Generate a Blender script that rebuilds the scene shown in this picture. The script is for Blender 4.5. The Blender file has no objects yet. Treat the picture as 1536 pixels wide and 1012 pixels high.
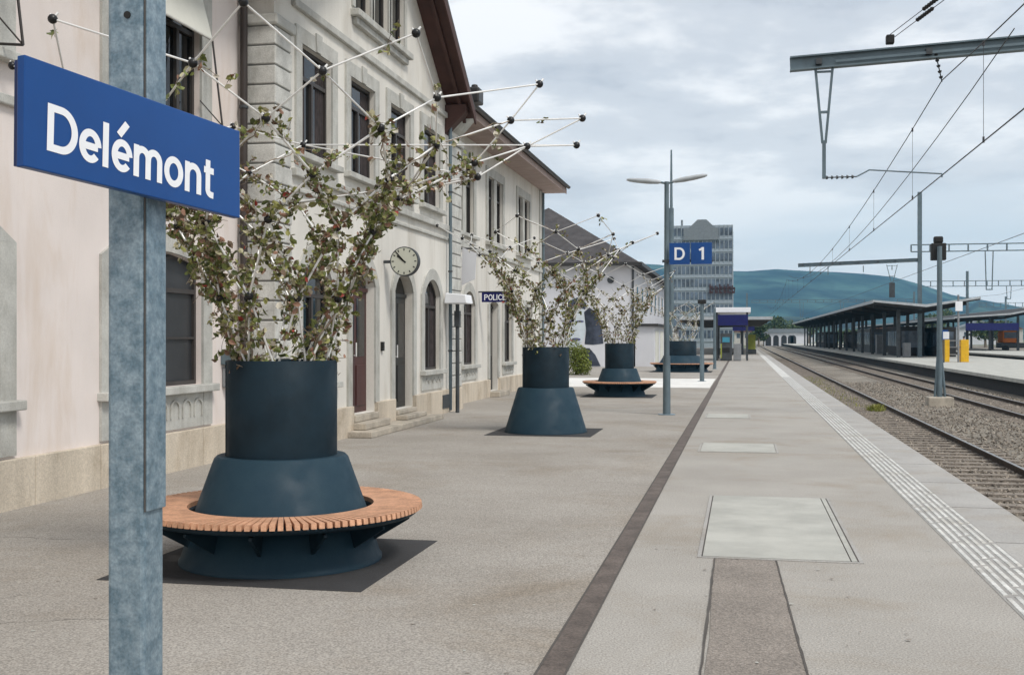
import bpy, bmesh, math, random
from mathutils import Vector, Matrix, Quaternion
R = math.radians
random.seed(7)
scene = bpy.context.scene
C = scene.collection

# ---------------------------------------------------------------- camera
F, CX, CY, H = 1700.0, 768.0, 506.0, 1.7
YAW = math.atan(345 / F)
cam = bpy.data.cameras.new('camera')
cam.sensor_width = 36; cam.lens = 36 * F / 1536; cam.clip_start = 0.05; cam.clip_end = 12000
co = bpy.data.objects.new('camera', cam); C.objects.link(co)
co.location = (0, 0, H); co.rotation_euler = (R(90), 0, YAW)
scene.camera = co
SN, CS = math.sin(YAW), math.cos(YAW)
def pt(u, v, t):                     # pixel of the photograph at depth t
    a = (u - CX) / F; b = (CY - v) / F
    return Vector((t * (-SN + a * CS), t * (CS + a * SN), H + b * t))
def ptY(u, v, Y):                    # pixel at distance Y along the tracks
    a = (u - CX) / F
    return pt(u, v, Y / (CS + a * SN))
# ---------------------------------------------------------------- sky, sun, exposure
SUN_EL, SUN_AZ = 52, 125             # azimuth measured clockwise from +Y (the track direction)
world = bpy.data.worlds.new('World'); scene.world = world; world.use_nodes = True
nt = world.node_tree; nt.nodes.clear()
def wn(t, **k):
    n = nt.nodes.new(t)
    for a, b in k.items(): setattr(n, a, b)
    return n
L = nt.links.new
out = wn('ShaderNodeOutputWorld'); bg = wn('ShaderNodeBackground'); bg.inputs['Strength'].default_value = 0.1
sky = wn('ShaderNodeTexSky', sky_type='NISHITA', sun_disc=False)
sky.sun_elevation = R(SUN_EL); sky.sun_rotation = R(SUN_AZ); sky.air_density = 1.0; sky.dust_density = 2.0
tc = wn('ShaderNodeTexCoord'); sep = wn('ShaderNodeSeparateXYZ'); L(tc.outputs['Generated'], sep.inputs[0])
mx = wn('ShaderNodeMath', operation='MAXIMUM'); L(sep.outputs['Z'], mx.inputs[0]); mx.inputs[1].default_value = 0
ad = wn('ShaderNodeMath', operation='ADD'); L(mx.outputs[0], ad.inputs[0]); ad.inputs[1].default_value = 0.16
dx = wn('ShaderNodeMath', operation='DIVIDE'); dy = wn('ShaderNodeMath', operation='DIVIDE')
L(sep.outputs['X'], dx.inputs[0]); L(ad.outputs[0], dx.inputs[1]); L(sep.outputs['Y'], dy.inputs[0]); L(ad.outputs[0], dy.inputs[1])
cb = wn('ShaderNodeCombineXYZ'); L(dx.outputs[0], cb.inputs[0]); L(dy.outputs[0], cb.inputs[1])
def wnoise(scale, detail, rough, dist, off):
    mp = wn('ShaderNodeMapping'); mp.inputs['Location'].default_value = off; L(cb.outputs[0], mp.inputs['Vector'])
    n = wn('ShaderNodeTexNoise'); n.inputs['Scale'].default_value = scale; n.inputs['Detail'].default_value = detail
    n.inputs['Roughness'].default_value = rough; n.inputs['Distortion'].default_value = dist
    L(mp.outputs[0], n.inputs['Vector']); return n
def wramp(src, stops):
    r = wn('ShaderNodeValToRGB'); L(src, r.inputs[0])
    e = r.color_ramp.elements
    while len(e) < len(stops): e.new(0.5)
    for i, (p, c) in enumerate(stops): e[i].position = p; e[i].color = (*c, 1)
    r.color_ramp.interpolation = 'EASE'
    return r
n1 = wnoise(0.62, 7, 0.5, 0.35, (3.1, 1.7, 0)); n2 = wnoise(1.25, 9, 0.58, 0.12, (9.2, 4.4, 0))
cov = wramp(n1.outputs['Fac'], [(0.28, (0, 0, 0)), (0.46, (1, 1, 1))])
cl = wramp(n2.outputs['Fac'], [(0.35, (3.9, 4.15, 4.7)), (0.47, (5.5, 5.7, 6.1)), (0.59, (8.0, 8.0, 8.1))])
mixs = wn('ShaderNodeMix', data_type='RGBA'); L(cov.outputs[0], mixs.inputs['Factor'])
gain = wn('ShaderNodeMix', data_type='RGBA', blend_type='MULTIPLY'); gain.inputs['Factor'].default_value = 1
L(sky.outputs[0], gain.inputs['A']); gain.inputs['B'].default_value = (1, 1, 1, 1)
pale = wn('ShaderNodeMix', data_type='RGBA'); pale.inputs['Factor'].default_value = 0.72
L(gain.outputs['Result'], pale.inputs['A']); pale.inputs['B'].default_value = (6.2, 6.6, 7.2, 1)
L(pale.outputs['Result'], mixs.inputs['A']); L(cl.outputs[0], mixs.inputs['B'])
hz = wn('ShaderNodeMapRange'); L(sep.outputs['Z'], hz.inputs[0])          # thin bright veil towards the horizon, all round
hz.inputs[1].default_value = 0.0; hz.inputs[2].default_value = 0.22; hz.inputs[3].default_value = 0.8; hz.inputs[4].default_value = 0.0
veil = wn('ShaderNodeMix', data_type='RGBA'); L(hz.outputs[0], veil.inputs['Factor'])
L(mixs.outputs['Result'], veil.inputs['A']); veil.inputs['B'].default_value = (9.4, 9.1, 8.8, 1)
L(veil.outputs['Result'], bg.inputs['Color']); L(bg.outputs[0], out.inputs['Surface'])
sl = bpy.data.lights.new('sun', 'SUN'); sl.energy = 1.8; sl.angle = R(14); sl.color = (1, 0.95, 0.88)
so = bpy.data.objects.new('sun', sl); C.objects.link(so)
sd = Vector((math.sin(R(SUN_AZ)) * math.cos(R(SUN_EL)), math.cos(R(SUN_AZ)) * math.cos(R(SUN_EL)), math.sin(R(SUN_EL))))
so.rotation_euler = sd.to_track_quat('Z', 'Y').to_euler(); so.location = (30, -40, 60)
vs = scene.view_settings; vs.view_transform = 'Standard'; vs.look = 'None'; vs.gamma = 1; vs.use_curve_mapping = False
vs.exposure = 0.48
scene.render.film_transparent = False
scene.cycles.max_bounces = 6; scene.cycles.volume_bounces = 0

# ---------------------------------------------------------------- materials
MATS = {}
def mat(name, col, rough=0.7, metal=0.0, var=0.12, scale=3.0, bump=0.0, bscale=60.0, col2=None, spec=0.4, speck=0.0, sscale=180.0,
        streak=False, island=0.0, detail=6, coat=0.0, lo=0.35, hi=0.65, stain=0.0, stscale=0.5, stz=1.0, sttint=(1, .93, .84), rvar=0.0):
    m = bpy.data.materials.new(name); m.use_nodes = True; t = m.node_tree; N = t.nodes; K = t.links.new
    b = N['Principled BSDF']; b.inputs['Roughness'].default_value = rough; b.inputs['Metallic'].default_value = metal
    b.inputs['Specular IOR Level'].default_value = spec
    if coat: b.inputs['Coat Weight'].default_value = coat
    g = N.new('ShaderNodeNewGeometry'); src = g.outputs['Position']
    if streak:
        mp = N.new('ShaderNodeMapping'); mp.inputs['Scale'].default_value = (1, 1, 0.12); K(src, mp.inputs[0]); src = mp.outputs[0]
    n = N.new('ShaderNodeTexNoise'); n.inputs['Scale'].default_value = scale; n.inputs['Detail'].default_value = detail
    n.inputs['Roughness'].default_value = 0.6; K(src, n.inputs['Vector'])
    r = N.new('ShaderNodeValToRGB'); K(n.outputs['Fac'], r.inputs[0])
    if col2 is None: c1 = [max(0, c * (1 - var)) for c in col]; c2 = [min(1, c * (1 + var)) for c in col]
    else: c1, c2 = col, col2
    r.color_ramp.elements[0].position = lo; r.color_ramp.elements[1].position = hi
    r.color_ramp.elements[0].color = (*c1, 1); r.color_ramp.elements[1].color = (*c2, 1)
    cur = r.outputs[0]
    if speck:
        s = N.new('ShaderNodeTexNoise'); s.inputs['Scale'].default_value = sscale; s.inputs['Detail'].default_value = 2; K(g.outputs['Position'], s.inputs['Vector'])
        mr = N.new('ShaderNodeMapRange'); K(s.outputs['Fac'], mr.inputs[0]); mr.inputs[1].default_value = .3; mr.inputs[2].default_value = .7
        mr.inputs[3].default_value = 1 - speck; mr.inputs[4].default_value = 1 + speck
        mm = N.new('ShaderNodeVectorMath'); mm.operation = 'SCALE'; K(cur, mm.inputs[0]); K(mr.outputs[0], mm.inputs['Scale']); cur = mm.outputs[0]
    if island:
        mr = N.new('ShaderNodeMapRange'); K(g.outputs['Random Per Island'], mr.inputs[0]); mr.inputs[3].default_value = 1 - island; mr.inputs[4].default_value = 1 + island
        mm = N.new('ShaderNodeVectorMath'); mm.operation = 'SCALE'; K(cur, mm.inputs[0]); K(mr.outputs[0], mm.inputs['Scale']); cur = mm.outputs[0]
    if stain:
        mp2 = N.new('ShaderNodeMapping'); mp2.inputs['Scale'].default_value = (1, 1, stz); mp2.inputs['Location'].default_value = (3.7, 8.1, 2.2); K(g.outputs['Position'], mp2.inputs[0])
        sn_ = N.new('ShaderNodeTexNoise'); sn_.inputs['Scale'].default_value = stscale; sn_.inputs['Detail'].default_value = 9; sn_.inputs['Roughness'].default_value = .68; sn_.inputs['Distortion'].default_value = .4; K(mp2.outputs[0], sn_.inputs['Vector'])
        sr = N.new('ShaderNodeMapRange'); K(sn_.outputs['Fac'], sr.inputs[0]); sr.inputs[1].default_value = .50; sr.inputs[2].default_value = .74; sr.inputs[3].default_value = 0; sr.inputs[4].default_value = 1
        sm_ = N.new('ShaderNodeMix'); sm_.data_type = 'RGBA'; sm_.blend_type = 'MULTIPLY'; K(sr.outputs[0], sm_.inputs['Factor']); K(cur, sm_.inputs['A']); sm_.inputs['B'].default_value = (*[(1 - stain) * c for c in sttint], 1); cur = sm_.outputs['Result']
    if rvar:
        rn = N.new('ShaderNodeTexNoise'); rn.inputs['Scale'].default_value = 5; rn.inputs['Detail'].default_value = 6; K(g.outputs['Position'], rn.inputs['Vector'])
        rm = N.new('ShaderNodeMapRange'); K(rn.outputs['Fac'], rm.inputs[0]); rm.inputs[1].default_value = .35; rm.inputs[2].default_value = .65; rm.inputs[3].default_value = rough - rvar; rm.inputs[4].default_value = rough + rvar; K(rm.outputs[0], b.inputs['Roughness'])
    K(cur, b.inputs['Base Color'])
    if bump:
        bn = N.new('ShaderNodeTexNoise'); bn.inputs['Scale'].default_value = bscale; bn.inputs['Detail'].default_value = 4; K(g.outputs['Position'], bn.inputs['Vector'])
        bp = N.new('ShaderNodeBump'); bp.inputs['Strength'].default_value = bump; bp.inputs['Distance'].default_value = 0.02
        K(bn.outputs['Fac'], bp.inputs['Height']); K(bp.outputs[0], b.inputs['Normal'])
    MATS[name] = m
    return m
mat('asphalt', (0.285, 0.262, 0.232), 0.92, speck=0.36, sscale=75, scale=0.45, bump=0.4, bscale=90, col2=(0.365, 0.342, 0.310), lo=.3, hi=.7, stain=.20, stscale=.55)
mat('platform_top', (0.325, 0.306, 0.277), 0.92, speck=0.30, sscale=80, scale=0.6, bump=0.35, bscale=100, col2=(0.395, 0.376, 0.345), lo=.3, hi=.7, stain=.15, stscale=.7)
mat('patch', (0.25, 0.222, 0.195), 0.95, speck=0.36, sscale=80, scale=2.0, bump=0.6, bscale=80)
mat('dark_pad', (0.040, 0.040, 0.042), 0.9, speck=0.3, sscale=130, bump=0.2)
mat('seam', (0.09, 0.082, 0.075), 0.95)
mat('channel', (0.115, 0.094, 0.082), 0.8, var=0.25, scale=4, speck=0.25, sscale=60, bump=0.2)
mat('concrete', (0.36, 0.36, 0.33), 0.85, speck=0.1, scale=1.6, col2=(0.47, 0.47, 0.43), bump=0.15, streak=False)
mat('edge_slab', (0.33, 0.32, 0.305), 0.85, speck=0.18, sscale=90, scale=0.9, col2=(0.40, 0.39, 0.37), stain=.15, stscale=1.2)
mat('sunlit_paving', (0.70, 0.69, 0.66), 0.85, speck=0.08, scale=1)  # concrete paving; its sunlit brightness is put into the colour
mat('tactile_white', (0.56, 0.56, 0.535), 0.7, var=0.2, scale=6, speck=0.16, sscale=60, stain=.3, stscale=2.5)
mat('tactile_base', (0.31, 0.30, 0.285), 0.85, speck=0.18)
mat('ballast', (0.15, 0.13, 0.105), 0.95, speck=0.5, sscale=22, scale=0.5, bump=1.0, bscale=30, col2=(0.27, 0.245, 0.205))
mat('stones', (0.235, 0.205, 0.17), 0.9, island=0.6, var=0.15, scale=1)
mat('sleeper', (0.22, 0.19, 0.16), 0.9, var=0.3, scale=5, speck=0.25, sscale=40, bump=0.3)
mat('rail_rust', (0.055, 0.038, 0.028), 0.75, var=0.35, scale=6, metal=0.2)
mat('rail_head', (0.30, 0.29, 0.28), 0.35, metal=0.8)
mat('grass', (0.16, 0.19, 0.03), 0.8, island=0.4, col2=(0.28, 0.27, 0.06), scale=4)
mat('field', (0.10, 0.12, 0.06), 0.95, col2=(0.19, 0.19, 0.12), scale=0.02)
mat('plaster_pink', (0.73, 0.665, 0.63), 0.9, var=0.05, scale=0.8, speck=0.04, sscale=90, bump=0.08, stain=.13, stscale=1.6, stz=.22)
mat('plaster_grey', (0.68, 0.66, 0.61), 0.9, var=0.07, scale=1.2, speck=0.05, sscale=60, bump=0.08, streak=True, stain=.22, stscale=1.8, stz=.2, sttint=(1, .97, .92))
mat('stone_trim', (0.46, 0.46, 0.43), 0.85, var=0.14, scale=2.5, speck=0.1, sscale=70, bump=0.2, stain=.3, stscale=2.5, stz=.3, sttint=(1, .97, .92))
mat('quoin', (0.52, 0.52, 0.49), 0.85, var=0.16, scale=3, speck=0.12, sscale=50, bump=0.3, stain=.3, stscale=2.6, stz=.4, sttint=(1, .97, .92))
mat('joint', (0.20, 0.20, 0.19), 0.95)
mat('plinth', (0.54, 0.475, 0.385), 0.88, var=0.16, scale=2.2, speck=0.12, sscale=45, bump=0.25, streak=True, stain=.35, stscale=1.5, stz=.5)
mat('step_stone', (0.40, 0.36, 0.30), 0.9, var=0.2, speck=0.15, sscale=40, bump=0.2)
mat('door_red', (0.060, 0.020, 0.018), 0.5, var=0.25, scale=5, streak=True)
mat('door_dark', (0.022, 0.022, 0.020), 0.45, var=0.25, scale=5)
mat('frame_dark', (0.045, 0.040, 0.038), 0.5)
mat('frame_white', (0.50, 0.49, 0.46), 0.55)
mat('glass', (0.008, 0.009, 0.010), 0.06, spec=0.5, var=0.5, scale=0.8, bump=0.02, bscale=1.5)
mat('screen_grey', (0.035, 0.038, 0.042), 0.4, var=0.3, scale=0.7)
mat('curtain', (0.034, 0.026, 0.026), 0.9, var=0.4, scale=8)
mat('blind', (0.62, 0.62, 0.56), 0.85, var=0.06, scale=2)
mat('soffit_brown', (0.075, 0.036, 0.030), 0.7, var=0.18, scale=2)
mat('soffit_pale', (0.34, 0.26, 0.23), 0.8, var=0.1)
mat('roof_tile', (0.060, 0.056, 0.058), 0.8, var=0.25, scale=2, bump=0.5, bscale=8)
mat('gutter', (0.045, 0.043, 0.042), 0.45, metal=0.4)
mat('pipe', (0.052, 0.042, 0.038), 0.5, metal=0.3)
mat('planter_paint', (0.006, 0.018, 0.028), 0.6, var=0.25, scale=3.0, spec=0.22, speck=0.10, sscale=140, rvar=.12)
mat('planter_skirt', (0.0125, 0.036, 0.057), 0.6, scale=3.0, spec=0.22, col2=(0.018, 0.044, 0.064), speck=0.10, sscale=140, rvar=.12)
mat('wood', (0.56, 0.31, 0.19), 0.65, var=0.2, scale=7, speck=0.14, sscale=60)
mat('soil', (0.05, 0.036, 0.025), 0.95, var=0.3, bump=0.6, bscale=40)
mat('rod', (0.80, 0.80, 0.78), 0.35, metal=0.25)
mat('node', (0.010, 0.010, 0.011), 0.35)
mat('stem', (0.27, 0.22, 0.165), 0.9, var=0.35, scale=20)
mat('galvanised', (0.135, 0.205, 0.255), 0.42, metal=0.3, col2=(0.27, 0.35, 0.405), scale=26, speck=0.16, sscale=120, detail=3, bump=0.05, bscale=60)
mat('steel_blue', (0.13, 0.175, 0.20), 0.5, metal=0.35, var=0.15, scale=2)
mat('steel_dark', (0.065, 0.072, 0.078), 0.55, metal=0.3, var=0.2)
mat('sign_blue', (0.003, 0.058, 0.235), 0.3, var=0.10, scale=1.6, spec=0.35)
mat('sign_edge', (0.008, 0.025, 0.10), 0.4)
mat('sign_white', (0.82, 0.84, 0.87), 0.5, var=0.02)
mat('deep_blue', (0.004, 0.006, 0.095), 0.4)
mat('wire', (0.05, 0.05, 0.055), 0.6)
mat('black', (0.012, 0.012, 0.012), 0.6)
mat('yellow', (0.72, 0.42, 0.015), 0.5, var=0.1)
mat('clock_face', (0.52, 0.53, 0.45), 0.5, var=0.05)
mat('house_white', (0.62, 0.63, 0.66), 0.9, var=0.05, scale=0.5)
mat('mural_face', (0.56, 0.62, 0.66), 0.9, var=0.08); mat('mural_hair', (0.05, 0.06, 0.085), 0.9, var=0.5, scale=1.5); mat('mural_lip', (0.10, 0.10, 0.20), 0.9)
mat('office_frame', (0.31, 0.36, 0.40), 0.7, var=0.1); mat('office_glass', (0.085, 0.115, 0.155), 0.15, var=0.8, scale=0.45, lo=.3, hi=.7); mat('office_roof', (0.19, 0.215, 0.235), 0.8)
mat('maroon', (0.05, 0.02, 0.022), 0.7)
mat('canopy_dark', (0.030, 0.030, 0.032), 0.8); mat('canopy_fascia', (0.40, 0.43, 0.45), 0.6)
mat('hill', (0.002, 0.014, 0.024), 0.95, col2=(0.055, 0.115, 0.098), scale=0.009, detail=14, lo=.42, hi=.66, stain=.75, stscale=.035, sttint=(1, 1, 1))
mat('tree_leaf', (0.035, 0.06, 0.02), 0.8, island=0.5, col2=(0.09, 0.12, 0.04), scale=1.0)
mat('bush_leaf', (0.10, 0.14, 0.02), 0.75, island=0.45, col2=(0.18, 0.20, 0.04), scale=3)
mat('house_cream', (0.52, 0.50, 0.46), 0.9); mat('roof_red', (0.16, 0.085, 0.065), 0.9, var=0.2); mat('lime', (0.26, 0.29, 0.05), 0.7); mat('cyan', (0.05, 0.25, 0.36), 0.3)
mat('red', (0.30, 0.035, 0.03), 0.7); mat('orange', (0.55, 0.16, 0.03), 0.7); mat('box_grey', (0.22, 0.23, 0.24), 0.6)
def leafmat():
    m = bpy.data.materials.new('climber_leaf'); m.use_nodes = True; N = m.node_tree.nodes; K = m.node_tree.links.new; b = N['Principled BSDF']
    g = N.new('ShaderNodeNewGeometry'); r = N.new('ShaderNodeValToRGB'); K(g.outputs['Random Per Island'], r.inputs[0])
    st = [(0, (0.08, 0.10, 0.028)), (.14, (0.15, 0.175, 0.045)), (.38, (0.25, 0.25, 0.075)), (.58, (0.13, 0.085, 0.05)), (.70, (0.27, 0.15, 0.10)), (.80, (0.40, 0.37, 0.23)), (.91, (0.58, 0.54, 0.45)), (.992, (0.34, 0.05, 0.035))]
    e = r.color_ramp.elements
    while len(e) < len(st): e.new(.5)
    for i, (p, c) in enumerate(st): e[i].position = p; e[i].color = (*c, 1)
    r.color_ramp.interpolation = 'CONSTANT'
    K(r.outputs[0], b.inputs['Base Color']); b.inputs['Roughness'].default_value = .7
    MATS['climber_leaf'] = m
leafmat()

# ---------------------------------------------------------------- mesh helpers
ORG = {}
def thing(name, label, cat, loc=(0, 0, 0), group=None):
    o = bpy.data.objects.new(name, None); C.objects.link(o); o.empty_display_size = .2
    o.location = loc; o['label'] = label; o['category'] = cat
    if group: o['group'] = group
    ORG[o.name] = Vector(loc); return o
def tag(o, label, cat, group=None):
    o['label'] = label; o['category'] = cat
    if group: o['group'] = group
    return o
def struct(o, kind='structure'): o['kind'] = kind; return o
class MB:
    def __init__(s): s.v = []; s.f = []; s.m = []; s.smooth = []
    def add(s, vs, fs, mi=0, sm=False):
        n = len(s.v); s.v += [tuple(p) for p in vs]
        for f in fs: s.f.append(tuple(i + n for i in f)); s.m.append(mi); s.smooth.append(sm)
        return s
    def box(s, x0, x1, y0, y1, z0, z1, mi=0):
        vs = [(x, y, z) for z in (z0, z1) for y in (y0, y1) for x in (x0, x1)]
        return s.add(vs, [(0, 2, 3, 1), (4, 5, 7, 6), (0, 1, 5, 4), (2, 6, 7, 3), (0, 4, 6, 2), (1, 3, 7, 5)], mi)
    def quad(s, a, b, c, d, mi=0): return s.add([a, b, c, d], [(0, 1, 2, 3)], mi)
    def beam(s, a, b, w, h, mi=0, up=(0, 0, 1)):   # rectangular bar from a to b
        a = Vector(a); b = Vector(b); d = (b - a).normalized(); u = Vector(up)
        sx = d.cross(u)
        if sx.length < 1e-4: sx = d.cross(Vector((1, 0, 0)))
        sx.normalize(); u = sx.cross(d).normalized()
        vs = [p + sx * i * w / 2 + u * j * h / 2 for p in (a, b) for (i, j) in ((-1, -1), (1, -1), (1, 1), (-1, 1))]
        return s.add(vs, [(0, 1, 2, 3), (7, 6, 5, 4), (0, 4, 5, 1), (1, 5, 6, 2), (2, 6, 7, 3), (3, 7, 4, 0)], mi)
    def cyl(s, a, b, r1, r2=None, n=10, mi=0, cap=True):
        r2 = r1 if r2 is None else r2
        a = Vector(a); b = Vector(b); d = (b - a).normalized()
        e1 = d.orthogonal().normalized(); e2 = d.cross(e1)
        vs = []
        for p, r in ((a, r1), (b, r2)):
            for k in range(n):
                t = 2 * math.pi * k / n; vs.append(p + e1 * math.cos(t) * r + e2 * math.sin(t) * r)
        s.add(vs, [(k, (k + 1) % n, n + (k + 1) % n, n + k) for k in range(n)], mi, True)
        if cap:
            s.add(vs[:n], [tuple(range(n))[::-1]], mi); s.add(vs[n:], [tuple(range(n))], mi)
        return s
    def path(s, pts, r, n=6, mi=0):
        for a, b in zip(pts[:-1], pts[1:]): s.cyl(a, b, r, r, n, mi)
        return s
    def lathe(s, prof, c=(0, 0, 0), n=64, mi=0, closed=False, sharp=False):
        c = Vector(c); m = len(prof)
        segs = list(zip(range(m - 1), range(1, m))) + ([(m - 1, 0)] if closed else [])
        for i, j in segs:
            vs = []
            for (r, z) in (prof[i], prof[j]):
                for k in range(n):
                    t = 2 * math.pi * k / n; vs.append(c + Vector((r * math.cos(t), r * math.sin(t), z)))
            s.add(vs, [(k, (k + 1) % n, n + (k + 1) % n, n + k) for k in range(n)], mi, True)
        return s
    def sphere(s, c, r, n=10, m=6, mi=0, sc=(1, 1, 1)):
        c = Vector(c); vs = [c + Vector((0, 0, r * sc[2]))]
        for i in range(1, m):
            p = math.pi * i / m
            for k in range(n):
                t = 2 * math.pi * k / n; vs.append(c + Vector((r * sc[0] * math.sin(p) * math.cos(t), r * sc[1] * math.sin(p) * math.sin(t), r * sc[2] * math.cos(p))))
        vs.append(c - Vector((0, 0, r * sc[2])))
        fs = [(0, 1 + k, 1 + (k + 1) % n) for k in range(n)]
        for i in range(m - 2):
            for k in range(n): fs.append((1 + i * n + k, 1 + (i + 1) * n + k, 1 + (i + 1) * n + (k + 1) % n, 1 + i * n + (k + 1) % n))
        e = len(vs) - 1; b0 = 1 + (m - 2) * n
        fs += [(e, b0 + (k + 1) % n, b0 + k) for k in range(n)]
        return s.add(vs, fs, mi, True)
    def prism(s, poly, axis, a, b, mi=0):      # polygon (2-D) extruded along axis 'x' or 'y' or 'z'
        def P(p, q): return {'x': (q, p[0], p[1]), 'y': (p[0], q, p[1]), 'z': (p[0], p[1], q)}[axis]
        n = len(poly); vs = [P(p, a) for p in poly] + [P(p, b) for p in poly]
        return s.add(vs, [tuple(range(n))[::-1], tuple(range(n, 2 * n))] + [(k, (k + 1) % n, n + (k + 1) % n, n + k) for k in range(n)], mi)
    def mesh(s, name, mats, o=Vector((0, 0, 0)), weld=False):
        me = bpy.data.meshes.new(name); me.from_pydata([(p[0] - o[0], p[1] - o[1], p[2] - o[2]) for p in s.v], [], s.f)
        for x in mats: me.materials.append(MATS[x])
        me.polygons.foreach_set('material_index', s.m); me.polygons.foreach_set('use_smooth', s.smooth); me.update()
        if weld:
            bm = bmesh.new(); bm.from_mesh(me); bmesh.ops.remove_doubles(bm, verts=bm.verts, dist=1e-5); bmesh.ops.recalc_face_normals(bm, faces=bm.faces); bm.to_mesh(me); bm.free()
        return me
    def build(s, name, mats, parent=None, bevel=0.0, weld=False, origin=None):
        if isinstance(mats, str): mats = [mats]
        o = ORG[parent.name] if parent else (Vector(origin) if origin else Vector((0, 0, 0)))
        me = s.mesh(name, mats, o, weld or bevel > 0); ob = bpy.data.objects.new(name, me); C.objects.link(ob)
        ORG[ob.name] = o
        if parent: ob.parent = parent
        else: ob.location = o
        if bevel:
            b = ob.modifiers.new('bevel', 'BEVEL'); b.width = bevel; b.segments = 2; b.limit_method = 'ANGLE'; b.angle_limit = R(40)
        return ob
def inst(name, me, parent, loc, quat=None, scale=(1, 1, 1)):     # shares mesh data; loc is local to the parent
    o = bpy.data.objects.new(name, me); C.objects.link(o); o.parent = parent; o.location = loc; o.scale = scale
    if quat is not None: o.rotation_mode = 'QUATERNION'; o.rotation_quaternion = quat
    return o
def copy_tree(o, parent=None):
    c = o.copy(); C.objects.link(c); c.parent = parent
    for ch in list(o.children): copy_tree(ch, c)
    return c
def ell_pts(cx, cy, rx, ry, a0, a1, n=20): return [(cx + rx * math.cos(R(a0 + (a1 - a0) * i / n)), cy + ry * math.sin(R(a0 + (a1 - a0) * i / n))) for i in range(n + 1)]
SW = .160
def glyph(c):                        # stroke centre lines, cap height 1, and advance width
    h = SW / 2; X = .74; e = (X - SW) / 2
    if c == 'D': return [[(h, 0), (h, 1)], [(h, 1 - h), (.34, 1 - h)] + ell_pts(.34, .5, .34, .5 - h, 90, -90, 24)[1:] + [(h, h)]], .80
    if c in 'eé':
        g = [ell_pts(.29, X / 2, .215, e, 2, 318, 34), [(.10, X / 2 - .01), (.49, X / 2 - .01)]]
        return g + ([[(.19, .82), (.42, 1.13)]] if c == 'é' else []), .62
    if c == 'l': return [[(h, 0), (h, 1)]], .25
    if c == 'o': return [ell_pts(.30, X / 2, .225, e, 0, 360, 36)], .66
    if c == 'n': return [[(h, 0), (h, X)], [(h, .40)] + ell_pts(.275, .44, .195, X - h - .44, 180, 0, 18) + [(.47, 0)]], .62
    if c == 'm': return [[(h, 0), (h, X)], [(h, .42)] + ell_pts(.255, .46, .175, X - h - .46, 180, 0, 18) + [(.43, 0)], [(.43, .42)] + ell_pts(.605, .46, .175, X - h - .46, 180, 0, 18) + [(.78, 0)]], .93
    if c == 't': return [[(.16, .94), (.16, .20)] + ell_pts(.28, .20, .12, .12, 180, 270, 8) + [(.36, .075)], [(.02, X - .06), (.36, X - .06)]], .40
    if c == '1': return [[(.34, 0), (.34, 1)], [(.34, 1 - h), (.10, .76)]], .5
    if c == 'P': return [[(h, 0), (h, 1)], [(h, 1 - h), (.36, 1 - h)] + ell_pts(.36, .72, .2, .28 - h, 90, -90, 14) + [(h, .44 + h)]], .70
    if c == 'O': return [ell_pts(.38, .5, .30, .5 - h, 0, 360, 30)], .82
    if c == 'C': return [ell_pts(.38, .5, .30, .5 - h, 40, 320, 26)], .76
    if c == 'L': return [[(h, 0), (h, 1)], [(h, h), (.52, h)]], .60
    if c == 'I': return [[(h, 0), (h, 1)]], .28
    if c == 'E': return [[(h, 0), (h, 1)], [(h, h), (.55, h)], [(h, .52), (.50, .52)], [(h, 1 - h), (.55, 1 - h)]], .66
    return [], .3
def lettering(body, cap, width, matname, parent, M):     # letters start at the origin of M, drawn in its XY plane
    tot = sum(glyph(c)[1] for c in body); kx = width / tot; x = 0
    for c in body:
        g, adv = glyph(c); mb = MB()
        for si, line in enumerate(g):
            z = .0012 + .0002 * si; P_ = [Vector(p) for p in line]; Lf, Rt = [], []
            closed = (P_[0] - P_[-1]).length < 1e-6
            for i, p in enumerate(P_):
                a = P_[i - 1] if i > 0 else (P_[-2] if closed else p); b = P_[i + 1] if i < len(P_) - 1 else (P_[1] if closed else p)
                d1 = (p - a).normalized() if (p - a).length > 1e-9 else (b - p).normalized(); d2 = (b - p).normalized() if (b - p).length > 1e-9 else d1
                nn = Vector((-(d1 + d2).y, (d1 + d2).x)).normalized(); cs = max(.5, nn.dot(Vector((-d1.y, d1.x)))); o = nn * (SW / 2) / cs
                Lf.append(p + o); Rt.append(p - o)
            for i in range(len(P_) - 1): mb.add([(x + q.x * kx, q.y * cap, z) for q in (Rt[i], Rt[i + 1], Lf[i + 1], Lf[i])], [(0, 1, 2, 3)])
        mb.v = [tuple(M @ Vector(p)) for p in mb.v]; mb.build('letter', matname, parent); x += adv * kx

# ================================================================ GROUND AND PLATFORM
ZR, ZB = -0.55, -0.72                 # rail top, ballast level
EDGE = 2.55
def sheet(name, mname, x0, x1, y0, y1, z, kind='structure'):
    m = MB(); m.quad((x0, y0, z), (x1, y0, z), (x1, y1, z), (x0, y1, z)); return struct(m.build(name, mname), kind)
sheet('ground', 'field', -6000, 6000, -3000, 6500, -0.85)
sheet('ballast_bed', 'ballast', 2.4, 70, -40, 420, ZB)
m = MB(); m.box(-60, EDGE - 0.55, -30, 190, -0.8, 0.0); struct(m.build('platform', 'platform_top'))
sheet('forecourt_asphalt', 'asphalt', -40, -1.018, -30, 190, 0.004)
pe = MB(); pe.box(EDGE - .55, EDGE - .50, -12, 190, -.8, -.01); pe = struct(pe.build('platform_edge', 'edge_slab'))
me = MB().box(-.245, .25, -.985, .985, -.13, .004).mesh('edge_slab', ['edge_slab'])
mw = MB().box(-.40, .10, -.99, .99, -.8, -.13).mesh('edge_wall', ['concrete'])
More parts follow.
